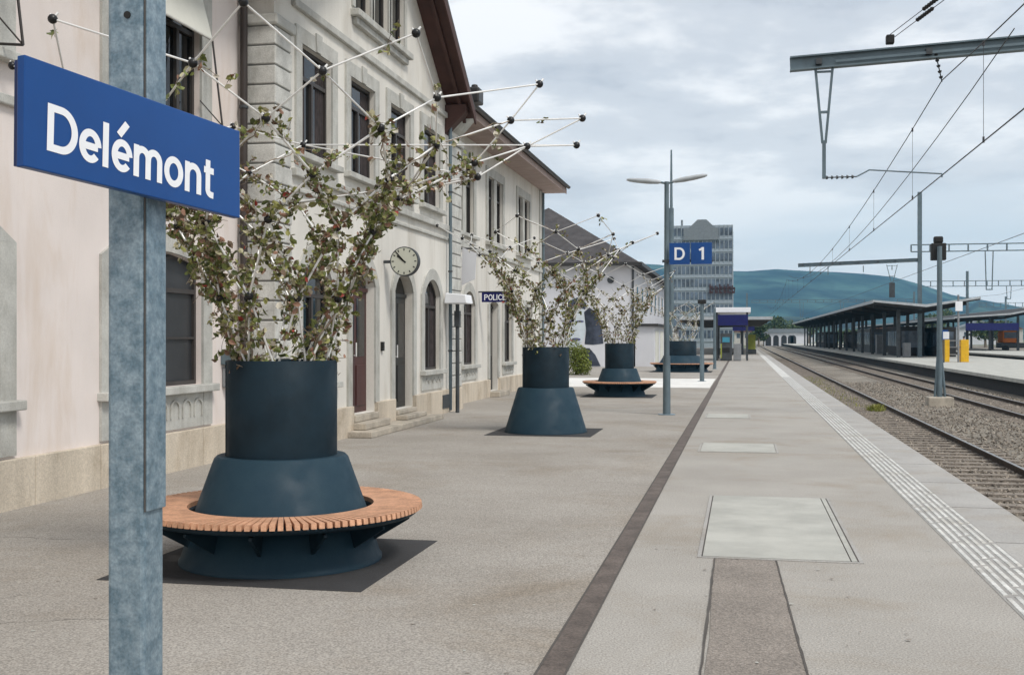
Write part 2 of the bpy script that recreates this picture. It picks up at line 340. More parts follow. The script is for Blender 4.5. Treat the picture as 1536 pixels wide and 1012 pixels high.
for i in range(100):
    inst('edge_slab', me, pe, (EDGE - .25, -11 + 2 * i, 0.0))
    inst('wall_panel', mw, pe, (EDGE - .12, -11 + 2 * i, 0.0))
# drainage channel, patch, covers
ch = MB(); ch.quad((-1.018, -5, .006), (-.878, -5, .006), (-.878, 185, .006), (-1.018, 185, .006)); ch = struct(ch.build('drainage_channel', 'channel'))
ms = MB().box(-.006, .006, -.5, .5, 0, .004).mesh('channel_lip', ['seam'])
for i in range(44):
    for x in (-1.022, -.874): inst('channel_lip', ms, ch, (x, -1 + i * 1.002, .0045))
pa = MB(); pa.add([(-.215, 3.0, .005), (.335, 3.0, .005), (.33, 5.6, .005), (.30, 7.2, .005), (.255, 8.84, .005), (-.215, 8.84, .005), (-.18, 6.5, .005)], [tuple(range(7))])
pa = struct(pa.build('asphalt_patch', 'patch'))
sm = MB()
rr = random.Random(3)
for side in (0, 1):
    prev = None
    for i in range(40):
        y = 3 + i * 5.84 / 39
        x = (-.205 if side == 0 else .335 - max(0, y - 5.4) * .0235) + rr.uniform(-.003, .003)
        w = rr.uniform(.004, .009)
        if prev: sm.quad((prev[0] - prev[2], prev[1], .009), (prev[0] + prev[2], prev[1], .009), (x + w, y, .009), (x - w, y, .009))
        prev = (x, y, w)
struct(sm.build('tar_seam', 'seam', pa), 'structure')
def cover(x0, x1, y0, y1, label, rightgap=True):
    t = thing('concrete_cover', label, 'cover', ((x0 + x1) / 2, (y0 + y1) / 2, 0), 'concrete inspection covers in the platform')
    f = MB(); w = .03
    f.box(x0 - w, x0, y0 - w, y1 + w, .001, .007); f.box(x1, x1 + w, y0 - w, y1 + w, .001, .007); f.box(x0, x1, y0 - w, y0, .001, .007); f.box(x0, x1, y1, y1 + w, .001, .007)
    f.build('cover_rim', 'edge_slab', t)
    s = MB(); s.box(x0 + .012, x1 - (.065 if rightgap else .012), y0 + .012, y1 - .012, .001, .010); s.build('slab', 'concrete', t)
    if rightgap:
        s = MB(); s.box(x1 - .055, x1 - .014, y0 + .012, y1 - .012, .001, .010); s.build('side_strip', 'concrete', t)
        s = MB(); s.box(x1 - .0645, x1 - .0555, y0 + .012, y1 - .012, .001, .005); s.build('gap', 'seam', t)
        s = MB(); s.box(x0 + .001, x0 + .0115, y0 + .001, y1 - .012, .001, .005); s.box(x0 + .012, x1 - .012, y0 + .001, y0 + .0115, .001, .005); s.box(x1 - .0135, x1 - .001, y0, y1, .001, .005); s.build('joint', 'seam', t)
cover(-.31, .87, 8.9, 12.35, 'large pale concrete inspection cover at the head of the dark asphalt patch')
cover(-.62, .50, 17.1, 18.5, 'smaller pale concrete cover flush in the platform beyond the large one', False)
cover(-.75, .15, 24.3, 25.6, 'faint concrete cover flush in the platform level with the twin-arm lamp', False)
# tactile line
tl = MB(); tl.quad((1.665, 50.05, .003), (2.06, 50.05, .003), (2.06, 185, .003), (1.665, 185, .003)); tl.quad((1.665, -4, .003), (2.06, -4, .003), (2.06, 50, .003), (1.665, 50, .003), 1)
tl = struct(tl.build('tactile_safety_line', ['tactile_white', 'tactile_base']))
rib = MB(); rib.add([(-.020, -.465, 0), (.020, -.465, 0), (.020, .465, 0), (-.020, .465, 0), (-.015, -.458, .006), (.015, -.458, .006), (.015, .458, .006), (-.015, .458, .006)],
                    [(4, 5, 6, 7), (0, 1, 5, 4), (1, 2, 6, 5), (2, 3, 7, 6), (3, 0, 4, 7)])
rib = rib.mesh('tactile_rib', ['tactile_white'])
for k in range(6):
    for i in range(45): inst('tactile_rib', rib, tl, (1.70 + k * .065, 5.4 + i * 1.0 + (.5 if k % 2 else 0) * 0.12 + (0.32 if k in (2, 3) else 0), .0035))
sheet('sunlit_paving', 'sunlit_paving', -16, -1.06, 38.6, 47.2, .008)
# hairline cracks in the asphalt
rr = random.Random(11); cr = MB()
for (x, y, a, n) in ((-6.8, 8.4, 10, 22), (-3.6, 6.2, 178, 26), (-4.6, 14.5, 20, 18), (-2.6, 16.2, 165, 14), (-5.9, 5.4, 40, 16), (-1.9, 13.2, 8, 8)):
    ang = R(a); prev = None
    for i in range(n):
        x += math.cos(ang) * .13; y += math.sin(ang) * .13; ang += rr.uniform(-.28, .28) ; w = rr.uniform(.001, .0035)
        if prev: cr.quad((prev[0], prev[1] - prev[2], .0065), (x, y - w, .0065), (x, y + w, .0065), (prev[0], prev[1] + prev[2], .0065))
        prev = (x, y, w)
struct(cr.build('asphalt_cracks', 'seam'), 'stuff')
rr = random.Random(31); gm = MB()
for _ in range(420):
    x, y, r_ = rr.uniform(-6.3, 1.6), 4.5 + 26 * rr.random() ** 1.4, rr.uniform(.005, .014); e = rr.uniform(.7, 1.3); mi = 0 if rr.random() < .65 else 1
    if -1.1 < x < -.8: continue
    gm.add([(x + r_ * e * math.cos(k * .7854), y + r_ * math.sin(k * .7854), .0105 if -.4 < x < .95 else .0068) for k in range(8)], [tuple(range(8))], mi)
struct(gm.build('gum_spots', ['patch', 'concrete']), 'stuff')
# ================================================================ TRACKS
def rail_mesh():
    prof = [(-.065, -.16), (.065, -.16), (.065, -.145), (.010, -.125), (.010, -.045), (.034, -.034), (.034, -.004), (-.034, -.004), (-.034, -.034), (-.010, -.045), (-.010, -.125), (-.065, -.145)]
    return prof
slp = MB(); slp.box(-1.3, 1.3, -.12, .12, -.2, .04); slp.add([(-1.25, -.09, .0405), (-.45, -.05, .0405), (-.45, .05, .0405), (-1.25, .09, .0405)], [(0, 1, 2, 3)])
slp = slp.mesh('sleeper', ['sleeper'])
def track(xc, y0, y1, nsl, z=ZR):
    t = MB(); t.quad((xc - 1.55, y0, ZB + .012), (xc + 1.55, y0, ZB + .012), (xc + 1.55, y1, ZB + .012), (xc - 1.55, y1, ZB + .012))
    t = struct(t.build('railway_track', 'ballast'))
    for s in (-1, 1):
        x = xc + s * .752
        r = MB(); r.prism([(x + p[0], z + p[1]) for p in rail_mesh()], 'y', y0, y1); r.box(x - .031, x + .031, y0, y1, z - .0035, z, 1); r.build('rail', ['rail_rust', 'rail_head'], t)
    for i in range(nsl): inst('sleeper', slp, t, (xc, 6 + i * .62 + rr.uniform(-.02, .02), ZB + .01))
    return t
T1, T2 = 3.98, 8.77
track(T1, -10, 420, 200); track(T2, -10, 420, 170); track(22.6, 20, 420, 0); track(38, 60, 420, 0)
# loose stones
rr = random.Random(5)
def stones(n, reg):
    b = MB()
    base = [(1, 0, 0), (-1, 0, 0), (0, 1, 0), (0, -1, 0), (0, 0, 1), (0, 0, -.6)]
    fs = [(0, 2, 4), (2, 1, 4), (1, 3, 4), (3, 0, 4), (2, 0, 5), (1, 2, 5), (3, 1, 5), (0, 3, 5)]
    for _ in range(n):
        x, y = reg(); s = rr.uniform(.016, .042)
        a = rr.uniform(0, 6.28); ca, sa = math.cos(a), math.sin(a); vs = []
        for p in base:
            q = [p[0] * rr.uniform(.6, 1.3), p[1] * rr.uniform(.6, 1.3), p[2] * rr.uniform(.5, 1.0)]
            vs.append((x + s * (q[0] * ca - q[1] * sa), y + s * (q[0] * sa + q[1] * ca), ZB + .025 + rr.uniform(-.01, .03) + s * q[2]))
        b.add(vs, fs)
    return b
def reg():
    y = 8 + 55 * rr.random() ** 1.5
    x = rr.uniform(2.62, 10.6)
    return x, y
st = stones(26000, reg).build('ballast_stones', 'stones'); struct(st, 'stuff')
# weeds along the rail
def tuft(loc, n, hgt, spread, label, mname='grass', group=None):
    b = MB(); c = Vector(loc)
    for _ in range(n):
        a = rr.uniform(0, 6.28); d = rr.random() * spread; p = c + Vector((d * math.cos(a), d * math.sin(a), 0)); h = hgt * rr.uniform(.5, 1)
        lean = Vector((rr.uniform(-.5, .5), rr.uniform(-.5, .5), 0)) * h; w = .012 + .01 * rr.random(); e = Vector((math.cos(a + 1.57), math.sin(a + 1.57), 0)) * w
        b.add([p - e, p + e, p + lean * .5 + e * .7 + Vector((0, 0, h * .6)), p + lean + Vector((0, 0, h)), p + lean * .5 - e * .7 + Vector((0, 0, h * .6))], [(0, 1, 2, 4), (4, 2, 3)])
    o = b.build('weed_tuft', mname, origin=loc); tag(o, label, 'weed', group); return o
tuft((4.25, 38.4, ZB), 260, .30, .36, 'bright yellow-green weed tuft beside the rail, across from the signal foot')
gs = MB()
b = MB()
for _ in range(900):
    y = rr.uniform(40, 70); x = rr.gauss(3.9, .35); h = rr.uniform(.05, .14); a = rr.uniform(0, 6.28); e = Vector((math.cos(a), math.sin(a), 0)) * .02; p = Vector((x, y, ZB))
    b.add([p - e, p + e, p + Vector((rr.uniform(-.06, .06), rr.uniform(-.06, .06), h))], [(0, 1, 2)])
struct(b.build('low_weeds', 'grass'), 'stuff')

# ================================================================ STATION BUILDING
XW, XC = -7.1, -6.6
Y0, YA, YB, YC, YE = -4.0, 15.3, 26.3, 25.1, 40.3
ZE = 7.0
st = thing('station_building', 'long pale two-storey station building with gabled centre and grey stone trim, left', 'building', ((XW), 20.2, 0))
def arc_pts(ya, yb, zb, rise, n=10):
    if rise <= 0: return [(ya, zb), (yb, zb)]
    w = (yb - ya) / 2; rad = (w * w + rise * rise) / (2 * rise); cz = zb - rad; cy = (ya + yb) / 2; a0 = math.asin(min(1, w / rad))
    if rise > w: a0 = math.pi - a0
    return [(cy + rad * math.sin(-a0 + 2 * a0 * i / n), cz + rad * math.cos(-a0 + 2 * a0 * i / n)) for i in range(n + 1)]
def wall_x(mb, x, y0, y1, z0, z1, ops, depth=.30, mi=0):     # wall facing +X with openings (ya, yb, za, zb, rise)
    ys = sorted({y0, y1, *[o[0] for o in ops], *[o[1] for o in ops]}); zs = sorted({z0, z1, *[o[2] for o in ops], *[o[3] for o in ops]})
    ys = [y for y in ys if y0 <= y <= y1]; zs = [z for z in zs if z0 <= z <= z1]
    for i in range(len(ys) - 1):
        for j in range(len(zs) - 1):
            cy, cz = (ys[i] + ys[i + 1]) / 2, (zs[j] + zs[j + 1]) / 2
            if any(o[0] < cy < o[1] and o[2] < cz < o[3] for o in ops): continue
            mb.quad((x, ys[i], zs[j]), (x, ys[i + 1], zs[j]), (x, ys[i + 1], zs[j + 1]), (x, ys[i], zs[j + 1]), mi)
    for (ya, yb, za, zb, rise) in ops:
        ar = arc_pts(ya, yb, zb, rise)
        if rise > 0:
            for (p, q) in zip(ar[:-1], ar[1:]): mb.quad((x, p[0], p[1]), (x, q[0], q[1]), (x, q[0], zb), (x, p[0], zb), mi)
        xd = x - depth; zt = zb - max(rise, 0)
        mb.quad((x, ya, za), (x, ya, zt), (xd, ya, zt), (xd, ya, za), mi); mb.quad((x, yb, za), (xd, yb, za), (xd, yb, zt), (x, yb, zt), mi)
        mb.quad((x, ya, za), (xd, ya, za), (xd, yb, za), (x, yb, za), mi)
        for (p, q) in zip(ar[:-1], ar[1:]): mb.quad((x, p[0], p[1]), (xd, p[0], p[1]), (xd, q[0], q[1]), (x, q[0], q[1]), mi)
def band(mb, ar_in, ar_out, x0, x1, mi=0):       # solid band between two arcs, from x0 to x1
    for i in range(len(ar_in) - 1):
        a, b, c, d = ar_in[i], ar_in[i + 1], ar_out[i + 1], ar_out[i]
        vs = [(x, p[0], p[1]) for x in (x0, x1) for p in (a, b, c, d)]
        mb.add(vs, [(0, 1, 2, 3), (7, 6, 5, 4), (0, 4, 5, 1), (1, 5, 6, 2), (2, 6, 7, 3), (3, 7, 4, 0)], mi)
def window(x, yc, w, za, zb, rise=0.0, bandw=.2, sill=True, apron=0, leaves=2, transom=.68, mull=0.0, fm='frame_dark', gm='glass', keystone=True, curtain=False, rows=0, bandtrim='stone_trim'):
    ya, yb = yc - w / 2, yc + w / 2; xf = x - .125
    def light(y0, y1, par, first):
        fr = MB(); fw = .055
        zt = zb - rise
        fr.box(xf, xf + .05, y0, y0 + fw, za, zt); fr.box(xf, xf + .05, y1 - fw, y1, za, zt); fr.box(xf, xf + .05, y0 + fw, y1 - fw, za, za + fw)
        if rise > 0:
            a = arc_pts(y0, y1, zb, rise); bi = arc_pts(y0 + fw, y1 - fw, zb - fw, max(.02, rise - fw * .4)); band(fr, bi, a, xf, xf + .05)
        else: fr.box(xf, xf + .05, y0 + fw, y1 - fw, zb - fw, zb)
        zt2 = za + (zb - za) * transom
        if transom < 1: fr.box(xf + .004, xf + .054, y0 + fw, y1 - fw, zt2 - .03, zt2 + .03)
        for k in range(1, leaves): yy = y0 + (y1 - y0) * k / leaves; fr.box(xf + .008, xf + .06, yy - .035, yy + .035, za + fw, (zt2 - .03) if transom < 1 else zb - fw)
        for k in range(1, rows + 1): zz = za + (zt2 - za) * k / (rows + 1); fr.box(xf + .01, xf + .045, y0 + fw, y1 - fw, zz - .014, zz + .014)
        if par is None: par = fr.build('window', fm, st)
        else: fr.build('sash', fm, par)
        ar = arc_pts(y0, y1, zb, rise); g = MB(); g.add([(xf + .012, y0, za), (xf + .012, y1, za)] + [(xf + .012, p[0], p[1]) for p in reversed(ar)], [tuple(range(2 + len(ar)))])
        g.build('pane', gm, par)
        if curtain:
            for (c0, c1) in ((y0 + .06, y0 + .06 + (y1 - y0) * .28), (y1 - .06 - (y1 - y0) * .28, y1 - .06)):
                cu = MB(); n = 8
                for k in range(n):
                    p, q = c0 + (c1 - c0) * k / n, c0 + (c1 - c0) * (k + 1) / n; xa, xb = xf + .014 + .008 * (k % 2), xf + .014 + .008 * ((k + 1) % 2)
                    cu.quad((xa, p, za + .06), (xb, q, za + .06), (xb, q, zb - .08), (xa, p, zb - .08))
                cu.build('curtain', 'curtain', par)
        return par
    if mull:
        par = light(ya, yc - mull / 2, None, True); light(yc + mull / 2, yb, par, False)
        q = MB(); q.box(x - .22, x + .012, yc - mull / 2 + .002, yc + mull / 2 - .002, za, zb - .001); q.build('stone_mullion', bandtrim, par)
    else: par = light(ya, yb, None, True)
    if bandw:
        s = MB(); p = .035
        zlow = za - (apron if apron else 0)
        ztop = zb - rise
        s.box(x + .001, x + p, ya - bandw, ya - .002, zlow, ztop); s.box(x + .001, x + p, yb + .002, yb + bandw, zlow, ztop)
        if rise > 0:
            band(s, arc_pts(ya - .002, yb + .002, zb + .002, rise), arc_pts(ya - bandw, yb + bandw, zb + bandw, rise + bandw), x + .001, x + p)
        else: s.box(x + .001, x + p, ya - bandw, yb + bandw, zb + .002, zb + bandw)
        s.build('surround', bandtrim, par)
        if keystone and rise == 0:
            k = MB(); k.prism([(yc - .09, zb + .003), (yc + .09, zb + .003), (yc + .13, zb + bandw + .05), (yc - .13, zb + bandw + .05)], 'x', x + .036, x + .06); k.build('keystone', bandtrim, par)
    if sill:
        s = MB(); s.box(x - .2, x + .13, ya - bandw - .04, yb + bandw + .04, za - .10, za - .001); s.build('sill', bandtrim, par, bevel=.012)
    if apron:
        s = MB(); y0, y1 = ya - .0, yb + .0; s.box(x + .001, x + .03, y0, y1, za - apron, za - .101); ap = s.build('apron', bandtrim, par)
        n = max(3, int(w / .3))
        for k in range(n):
            c = y0 + (k + .5) * (y1 - y0) / n; hw = (y1 - y0) / n * .30; a = arc_pts(c - hw, c + hw, za - .20, hw * .9, 8); b = arc_pts(c - hw - .025, c + hw + .025, za - .175, hw * .9 + .02, 8)
            zl = za - apron + .14; pn = MB()
            band(pn, a, b, x + .031, x + .05); pn.box(x + .031, x + .05, c - hw - .025, c - hw, zl, a[0][1]); pn.box(x + .031, x + .05, c + hw, c + hw + .025, zl, a[0][1])
            pn.build('apron_moulding', bandtrim, par)
    return (ya, yb, za, zb, rise)
def door(x, yc, w, za, zb, rise, mname, bandw=.22):
    ya, yb = yc - w / 2, yc + w / 2; xf = x - .15
    ar = arc_pts(ya, yb, zb, rise); zt = zb - rise
    d = MB(); d.box(xf - .05, xf, ya, yb, za, zt - .1)
    d = d.build('door', mname, st)
    for (y0, y1) in ((ya + .09, yc - .05), (yc + .05, yb - .09)):
        for (z0, z1) in ((za + .12, za + .85),): q = MB(); q.box(xf + .001, xf + .02, y0, y1, z0, z1); q.build('door_panel', mname, d, bevel=.01)
        g = MB(); g.box(xf + .001, xf + .008, y0 + .03, y1 - .03, za + 1.0, zt - .22); g.build('pane', 'glass', d)
    f = MB(); f.box(xf - .02, xf + .03, ya, yb, zt - .099, zt - .03); f.build('transom_bar', mname, d)
    g = MB(); g.add([(xf - .01, ya, zt - .03), (xf - .01, yb, zt - .03)] + [(xf - .01, p[0], p[1]) for p in reversed(ar)], [tuple(range(2 + len(ar)))]); g.build('fanlight', 'glass', d)
    h = MB(); h.cyl((xf + .05, yc - .07, za + 1.0), (xf + .05, yc - .07, za + 1.25), .014); h.cyl((xf, yc - .07, za + 1.02), (xf + .05, yc - .07, za + 1.02), .01, n=6); h.build('handle', 'rod', d)
    s = MB(); p = .035; s.box(x + .001, x + p, ya - bandw, ya - .002, .52, zt); s.box(x + .001, x + p, yb + .002, yb + bandw, .52, zt)
    band(s, arc_pts(ya - .002, yb + .002, zb + .002, rise), arc_pts(ya - bandw, yb + bandw, zb + bandw, rise + bandw), x + .001, x + p); s.build('surround', 'stone_trim', d)
    return (ya, yb, za, zb, rise)
# --- left wing
lw = []
for yc in (4.4, 8.7, 12.95):
    lw.append(window(XW, yc, 2.2, 1.08, 2.78, rise=.14, bandw=.26, apron=.55, leaves=1, transom=.72, mull=.24, fm='frame_dark', gm='screen_grey', rows=1))
    lw.append(window(XW, yc, 2.1, 4.5, 6.25, bandw=.3, leaves=2, transom=.7, mull=.24, fm='frame_dark'))
m = MB(); wall_x(m, XW, Y0, YA, 0.02, ZE + .1, lw)
m.quad((XW, Y0, 0), (XW, Y0, ZE), (-17, Y0, ZE), (-17, Y0, 0)); m.quad((-17, Y0, 0), (-17, Y0, ZE), (-17, YE, ZE), (-17, YE, 0))
m.build('wall', 'plaster_pink', st)
# --- centre block
cw = []
for yc in (16.9, 19.1, 21.35, 23.65):
    cw.append(window(XC, yc + .05, 1.3, 4.52, 6.18, bandw=.24, leaves=2, transom=.72, curtain=True, fm='frame_dark'))
cw.append(window(XC, 16.95, 1.25, .98, 2.95, rise=.32, bandw=.24, apron=.45, leaves=2, transom=.7))
cw.append(door(XC, 19.2, 1.25, .36, 3.0, .38, 'door_red')); cw.append(door(XC, 21.65, 1.25, .30, 2.98, .38, 'door_dark'))
cw.append(window(XC, 23.75, 1.25, 1.0, 2.95, rise=.34, bandw=.24, apron=.42, leaves=2, transom=.7, curtain=True))
GC, GH = 20.2, 10.35
for yc in (19.15, 20.2, 21.25): cw.append(window(XC, yc, .84, 7.42, 9.0, rise=.3, bandw=.14, sill=False, leaves=1, transom=.7, fm='frame_dark'))
m = MB(); wall_x(m, XC, YA, YB, 0.02, ZE, [o for o in cw if o[2] < 7]); m2 = [o for o in cw if o[2] > 7]
wall_x(m, XC, 18.2, 22.2, ZE, 9.12, m2)
def gz(y): return GH - .7 * abs(y - GC)
m.add([(XC, YA, ZE), (XC, 18.2, ZE), (XC, 18.2, gz(18.2)), (XC, YA, max(ZE, gz(YA)))], [(0, 1, 2, 3)])
m.add([(XC, 22.2, ZE), (XC, 25.05, ZE), (XC, 25.05, gz(25.05) + .05), (XC, 22.2, gz(22.2) + .05)], [(0, 1, 2, 3)])
m.add([(XC, 18.2, 9.12), (XC, 22.2, 9.12), (XC, 22.2, gz(22.2)), (XC, GC, GH), (XC, 18.2, gz(18.2))], [(0, 1, 2, 3, 4)])
m.quad((XC, YA, 0), (XC, YA, ZE), (XW - .3, YA, ZE), (XW - .3, YA, 0)); m.quad((XC, YB, 0), (XW - .3, YB, 0), (XW - .3, YB, ZE), (XC, YB, ZE))
m.build('wall', 'plaster_grey', st)
s = MB(); s.box(XC - .02, XC + .16, 18.55, 21.85, 7.24, 7.36); s.box(XC + .001, XC + .09, 18.65, 21.75, 7.12, 7.24); s.build('gable_sill', 'stone_trim', st, bevel=.015)
# string courses and plinth
for (x, y0, y1, z0, z1, p) in ((XC, YA + .64, YB - .92, 6.66, 6.78, .07), (XC, YA + .64, YB - .92, 4.12, 4.24, .09), (XC, YA + .64, YB - .92, 3.90, 3.96, .05), (XW, YB + .01, YE, 4.02, 4.14, .08), (XW, Y0, YA - .02, 3.98, 4.08, .06)):
    s = MB(); s.box(x + .001, x + p, y0, y1, z0, z1); s.build('string_course', 'stone_trim', st, bevel=.012)
rr = random.Random(21)
def plinth(x, y0, y1, gaps, top=.5, proud=.07):
    y = y0
    while y < y1 - .02:
        e = min(y1, y + rr.uniform(.95, 1.45))
        if y1 - e < .35: e = y1
        for (g0, g1) in gaps:
            if y < g0 < e: e = g0
            if g0 <= y < g1 - .01: y = g1; e = min(y1, y + 1.1)
        if e - y > .05:
            s = MB(); s.box(x - .05, x + proud + rr.uniform(-.006, .006), y + .004, e - .004, -.01, top); s.build('plinth_stone', 'plinth', st, bevel=.01)
        y = e
plinth(XW, Y0, YA - .03, []); plinth(XC, YA - .07, YB, [(18.55, 19.85), (21.0, 22.3)], .52, .08); plinth(XW, YB + .02, YE, [(31.6, 32.9)], .5, .07)
s = MB(); s.box(XC - .6, XC + .06, YA - .075, YA - .001, 0, .52); s.build('plinth_return', 'plinth', st)
# quoin stones
def quoins(x0, x1, ya, yb, zs, n, alt):
    h = .283
    for i in range(n):
        e = alt if i % 2 else 0
        s = MB(); z = zs + i * h
        s.box(x0, x1, ya, yb - e, z + .012, z + h - .012); s.build('quoin_stone', 'quoin', st, bevel=.014)
    s = MB(); s.box(x0, x1 - .02, ya + .02, yb - .05, zs, zs + n * h); s.build('quoin_core', 'joint', st)
    s = MB(); s.box(x0 + .002, x1 + .05, ya - .05, yb + .05, zs + n * h + .001, zs + n * h + .16); s.build('quoin_cap', 'stone_trim', st, bevel=.03)
quoins(XW - .1, XC + .035, YA - .035, YA + .60, .53, 20, .04)
quoins(XC - .1, XC + .035, 25.25, YB + .03, .53, 20, .06)
# steps in front of the doors
for (y0, y1, z0, z1, x1, nm) in ((18.2, 22.9, 0, .11, XC + .50, 's'), (18.5, 19.9, .111, .23, XC + .30, 's'), (18.56, 19.84, .231, .35, XC + .10, 's'), (20.95, 22.35, .111, .20, XC + .30, 's'), (21.01, 22.29, .201, .29, XC + .10, 's'), (31.5, 33.0, 0, .15, XW + .35, 's')):
    s = MB(); s.box((XC if y0 < 30 else XW) - .3, x1, y0, y1, z0 + .004, z1); s.build('step', 'step_stone', st, bevel=.015)
for (y0, y1) in ((24.35, 25.0), (16.6, 17.2)):
    s = MB(); s.box(XC + .082, XC + .10, y0, y1, .12, .42); v = s.build('cellar_vent', 'steel_dark', st)
# --- right wing
rw = []
for yc in (28.7, 32.5, 36.9): rw.append(window(XW, yc, 2.0, 4.42, 6.3, bandw=.26, leaves=1, transom=.7, mull=.36, fm='frame_dark', keystone=False))
rw.append(window(XW, 29.2, 1.3, .98, 2.92, rise=.36, bandw=.24, apron=.4, leaves=2, transom=.7, curtain=True))
rw.append(door(XW, 32.25, 1.1, .16, 2.75, .1, 'door_dark'))
rw.append(window(XW, 34.3, 1.2, .95, 2.72, bandw=.22, apron=.36, leaves=2, transom=.7, keystone=False)); rw.append(window(XW, 37.6, 1.2, .95, 2.72, bandw=.22, apron=.36, leaves=2, transom=.7, keystone=False))
m = MB(); wall_x(m, XW, YB, YE, .02, ZE + .1, rw); m.quad((XW, YE, 0), (-17, YE, 0), (-17, YE, ZE), (XW, YE, ZE)); m.build('wall', 'plaster_grey', st)
s = MB(); s.box(XW + .001, XW + .05, YE - .5, YE + .03, .5, ZE - .05); s.build('corner_strip', 'stone_trim', st, bevel=.01)
# --- roofs
def wing_roof(y0, y1):
    xo, xr, zr = XW + .80, -12.05, ZE + 3.1
    r = MB(); sl = (zr - ZE) / (xo - xr)
    r.prism([(xo, ZE + .12), (xo, ZE + .26), (xr, zr + .26), (-17.8, ZE + .26), (-17.8, ZE + .12), (xr, zr + .12)], 'y', y0, y1)
    r = r.build('roof', 'roof_tile', st)
    f = MB(); f.box(XW - .05, xo - .02, y0, y1, ZE - .02, ZE + .06); f.build('soffit', 'soffit_pale', r)
    f = MB(); f.box(xo - .019, xo + .012, y0, y1, ZE - .05, ZE + .14); f.build('fascia', 'soffit_pale', r)
    n = 8; g = MB(); prof = [(xo + .085 + .075 * math.cos(a), ZE + .20 + .075 * math.sin(a)) for a in [math.pi + math.pi * i / n for i in range(n + 1)]]
    g.prism(prof, 'y', y0, y1); g.build('gutter', 'gutter', r)
wing_roof(YC + .15, YE + .75); wing_roof(Y0, YA - .55)
ox = XC + .60; y2 = 25.35
for s_ in (1, -1):
    ye = GC + s_ * (y2 - GC)
    poly = [(GC, GH), (ye, gz(ye)), (ye, gz(ye) + .17), (GC, GH + .2)]
    r = MB(); r.prism([(p[0], p[1] + .04) for p in poly], 'x', -16, ox); r = r.build('gable_roof', 'roof_tile', st)
    f = MB(); f.prism([(GC, GH - .02), (ye, gz(ye) - .02), (ye, gz(ye) + .035), (GC, GH + .035)], 'x', XC - .05, ox - .02); f.build('soffit', 'soffit_brown', r)
    f = MB(); f.prism([(GC, GH - .16), (ye, gz(ye) - .16), (ye, gz(ye) + .06), (GC, GH + .06)], 'x', ox - .019, ox + .02); f.build('barge_board', 'soffit_brown', r)
    f = MB(); f.prism([(GC, GH - .12), (ye, gz(ye) - .12), (ye, gz(ye) - .021), (GC, GH - .021)], 'x', XC + .30, XC + .38); f.build('purlin_board', 'soffit_brown', r)
s = MB(); s.prism([(XC, 6.30), (XC + .12, 6.45), (XC + .50, 6.82), (XC + .50, 6.97), (XC, 6.97)], 'y', 24.86, 25.22); s.build('console', 'soffit_brown', st, bevel=.02)
s = MB(); s.prism([(XC, 6.48), (XC + .12, 6.55), (XC + .40, 6.86), (XC + .40, 6.97), (XC, 6.97)], 'y', 25.24, 26.25); s.build('cornice_block', 'stone_trim', st, bevel=.02)
s = MB(); s.box(XC + .30, XC + .62, 25.6, 26.1, 7.16, 7.52); s.cyl((XC + .46, 25.85, 7.53), (XC + .46, 25.85, 7.62), .08); s.build('rainwater_hopper', 'gutter', st, bevel=.04)
# downpipes
for (x, y, zt) in ((XW + .10, YA - .14, 6.9), (XC + .10, 24.98, 6.6), (XW + .10, YE - .12, 6.9)):
    s = MB(); s.cyl((x, y, .05), (x, y, zt), .055 if y < 20 else .04, n=10); d = s.build('downpipe', 'pipe' if y < 20 else 'steel_blue', st)
    for z in (1.4, 3.2, 5.0): q = MB(); q.cyl((x, y, z - .02), (x, y, z + .02), .068 if y < 20 else .052, n=10); q.build('bracket', 'steel_dark', d)
# sun blind tilted out of the first-floor window of the left wing
for yw, lab in ((12.95, 'white fabric blind pushed out over the upper window behind the name post'), (8.7, 'fabric blind with dark folding arms over the upper window at the left edge')):
    aw = thing('window_blind', lab, 'blind', (XW, yw, 6.3), 'blinds on the upper windows'); a0, a1 = yw - 1.0, yw + 1.0
    a = MB(); a.prism([(XW + .045, 6.24), (XW + .055, 6.26), (XW + .21, 5.66), (XW + .20, 5.65)], 'y', a0, a1); a.build('fabric', 'blind', aw)
    a = MB(); a.cyl((XW + .21, a0 - .02, 5.64), (XW + .21, a1 + .02, 5.64), .016); a.build('front_bar', 'frame_white', aw)
    for y in (a0 - .01, a1 + .01): a = MB(); a.path([(XW + .21, y, 5.63), (XW + .35, y, 4.50), (XW + .03, y, 4.53)], .014); a.cyl((XW + .35, y, 4.50), (XW + .03, y, 4.85), .009, n=6); a.build('arm', 'frame_dark', aw)
# clock on a wall bracket
ck = thing('station_clock', 'round double-faced station clock on a bracket above the doors', 'clock', (XC, 20.4, 3.12))
cc = Vector((XC + .42, 20.4, 3.12)); rad = .255
a = MB(); a.cyl(cc + Vector((0, -.07, 0)), cc + Vector((0, .07, 0)), rad + .02, n=40); a.build('case', 'steel_dark', ck)
for s_ in (-1, 1): a = MB(); a.cyl(cc + Vector((0, s_ * .0705, 0)), cc + Vector((0, s_ * .076, 0)), rad, n=40); f_ = a.build('dial', 'clock_face', ck)
hm = MB()
for k in range(12):
    t = k * math.pi / 6; d = Vector((math.sin(t), 0, math.cos(t))); hm.beam(cc + Vector((0, -.078, 0)) + d * rad * .78, cc + Vector((0, -.078, 0)) + d * rad * .94, .02, .004, up=(0, 1, 0))
hm.build('hour_marks', 'black', ck)
for (t, l, w) in ((R(-42), .26, .02), (R(-52), .17, .028)):
    d = Vector((math.sin(t), 0, math.cos(t))); a = MB(); a.beam(cc + Vector((0, -.082, 0)) - d * .04, cc + Vector((0, -.082, 0)) + d * l, w, .004, up=(0, 1, 0)); a.build('hand', 'black', ck)
